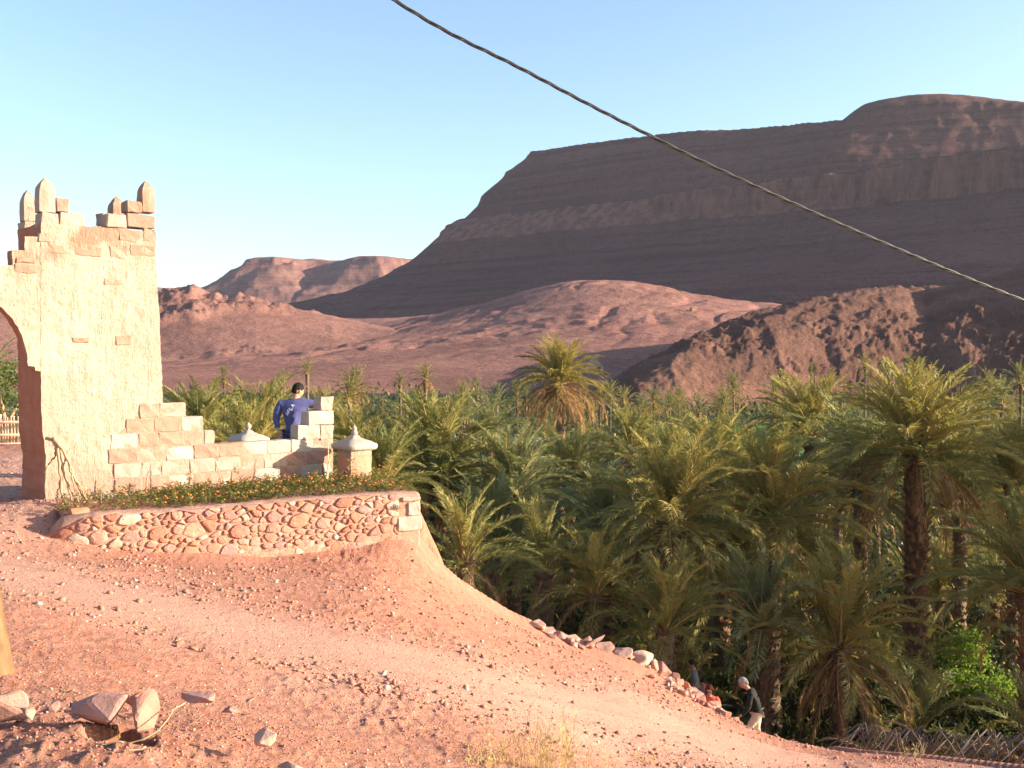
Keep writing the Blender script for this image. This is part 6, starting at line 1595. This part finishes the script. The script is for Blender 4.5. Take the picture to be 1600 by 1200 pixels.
# grey haired man walking down, bent forward, facing left
def old_extra(root, mt, J): belt(root, J)
J2 = dict(pelvis=(0, -.05, .93), chest=(0, .07, 1.26), neck=(0, .19, 1.43), head=(0, .275, 1.535), shL=(-.20, .10, 1.36), shR=(.20, .10, 1.36),
          elL=(-.24, .14, 1.05), wrL=(-.20, .30, .86), elR=(.25, .10, 1.06), wrR=(.22, .24, .84), hpL=(-.09, -.04, .86), hpR=(.09, -.04, .86),
          knL=(-.10, .16, .50), knR=(.10, -.02, .47), anL=(-.10, .16, .09), anR=(.10, -.16, .09), yaw=R(0), pitch=R(-32), pnL=(0, 1, 0), pnR=(0, 1, 0))
person(feet(1181, 1063, 22.0, 1.54), R(72), 'grey haired man in black sweater and cream trousers, stooping beside the rocks', J2, M['skin_pale'], M['black'], M['cream'], M['hair_g'], 1.95, s=.95, extra=old_extra)
# woman in red with dark glasses
def wom_extra(root, mt, J):
    for sx in (-1, 1):
        bm = bmesh.new(); bmesh.ops.create_uvsphere(bm, u_segments=12, v_segments=8, radius=1); bm.transform(mt @ Matrix.Translation((sx * .031, .092, .004)) @ Matrix.Diagonal((.026, .008, .020, 1))); bm_obj('lens', bm, M['glass'], root, True)
J3 = dict(pelvis=(0, 0, .92), chest=(0, .03, 1.24), neck=(0, .06, 1.42), head=(0, .10, 1.55), shL=(-.18, .03, 1.36), shR=(.18, .03, 1.36),
          elL=(-.24, .0, 1.08), wrL=(-.22, .12, .88), elR=(.24, .0, 1.08), wrR=(.22, .12, .88), hpL=(-.09, 0, .85), hpR=(.09, 0, .85),
          knL=(-.10, .10, .48), knR=(.10, .02, .47), anL=(-.10, .06, .09), anR=(.10, -.10, .09), yaw=R(0), pitch=R(-12), pnL=(0, 1, 0), pnR=(0, 1, 0))
person(feet(1109, 1069, 24.0, 1.62), R(163), 'woman in a red top and dark glasses coming up behind the red blocks', J3, M['skin_pale'], M['redc'], M['navy'], M['hair_r'], .9, 'long', .97, wom_extra)
J4 = dict(J3); J4.update(head=(0, .09, 1.56), pitch=R(-18))
person(feet(1101, 1061, 26.0, 1.56), R(150), 'dark haired boy half hidden directly behind the woman in red', J4, M['skin_dark'], M['grey'], M['navy'], M['hair_k'], .9, 'short', .95)
J5 = dict(J3); J5.update(yaw=R(10), pitch=R(-10))
person(feet(1087, 1030, 28.5, 1.70), R(80), 'boy in a grey shirt facing left, furthest of the people on the path', J5, M['skin_dark'], M['grey'], M['navy'], M['hair_k'], .9, 'short', 1.0)
# ------------------------------------------------------------ air
hz = bpy.data.materials.new('dusty_air'); hz.use_nodes = True; n_ = hz.node_tree; n_.nodes.clear()
po = n_.nodes.new('ShaderNodeOutputMaterial'); pv = n_.nodes.new('ShaderNodeVolumePrincipled')
pv.inputs['Color'].default_value = (0.82, 0.84, 0.98, 1); pv.inputs['Density'].default_value = 0.000025; pv.inputs['Anisotropy'].default_value = 0.2
n_.links.new(pv.outputs[0], po.inputs['Volume'])
bm = bmesh.new(); bmesh.ops.create_cube(bm, size=1)
for v in bm.verts: v.co = Vector((v.co.x * 80000, v.co.y * 27000, v.co.z * 700))
o = bm_obj('haze', bm, hz); o.location = (0, 12400 - 0, 290 + 0); tag(o, 'thin dusty haze over the valley', kind='stuff')
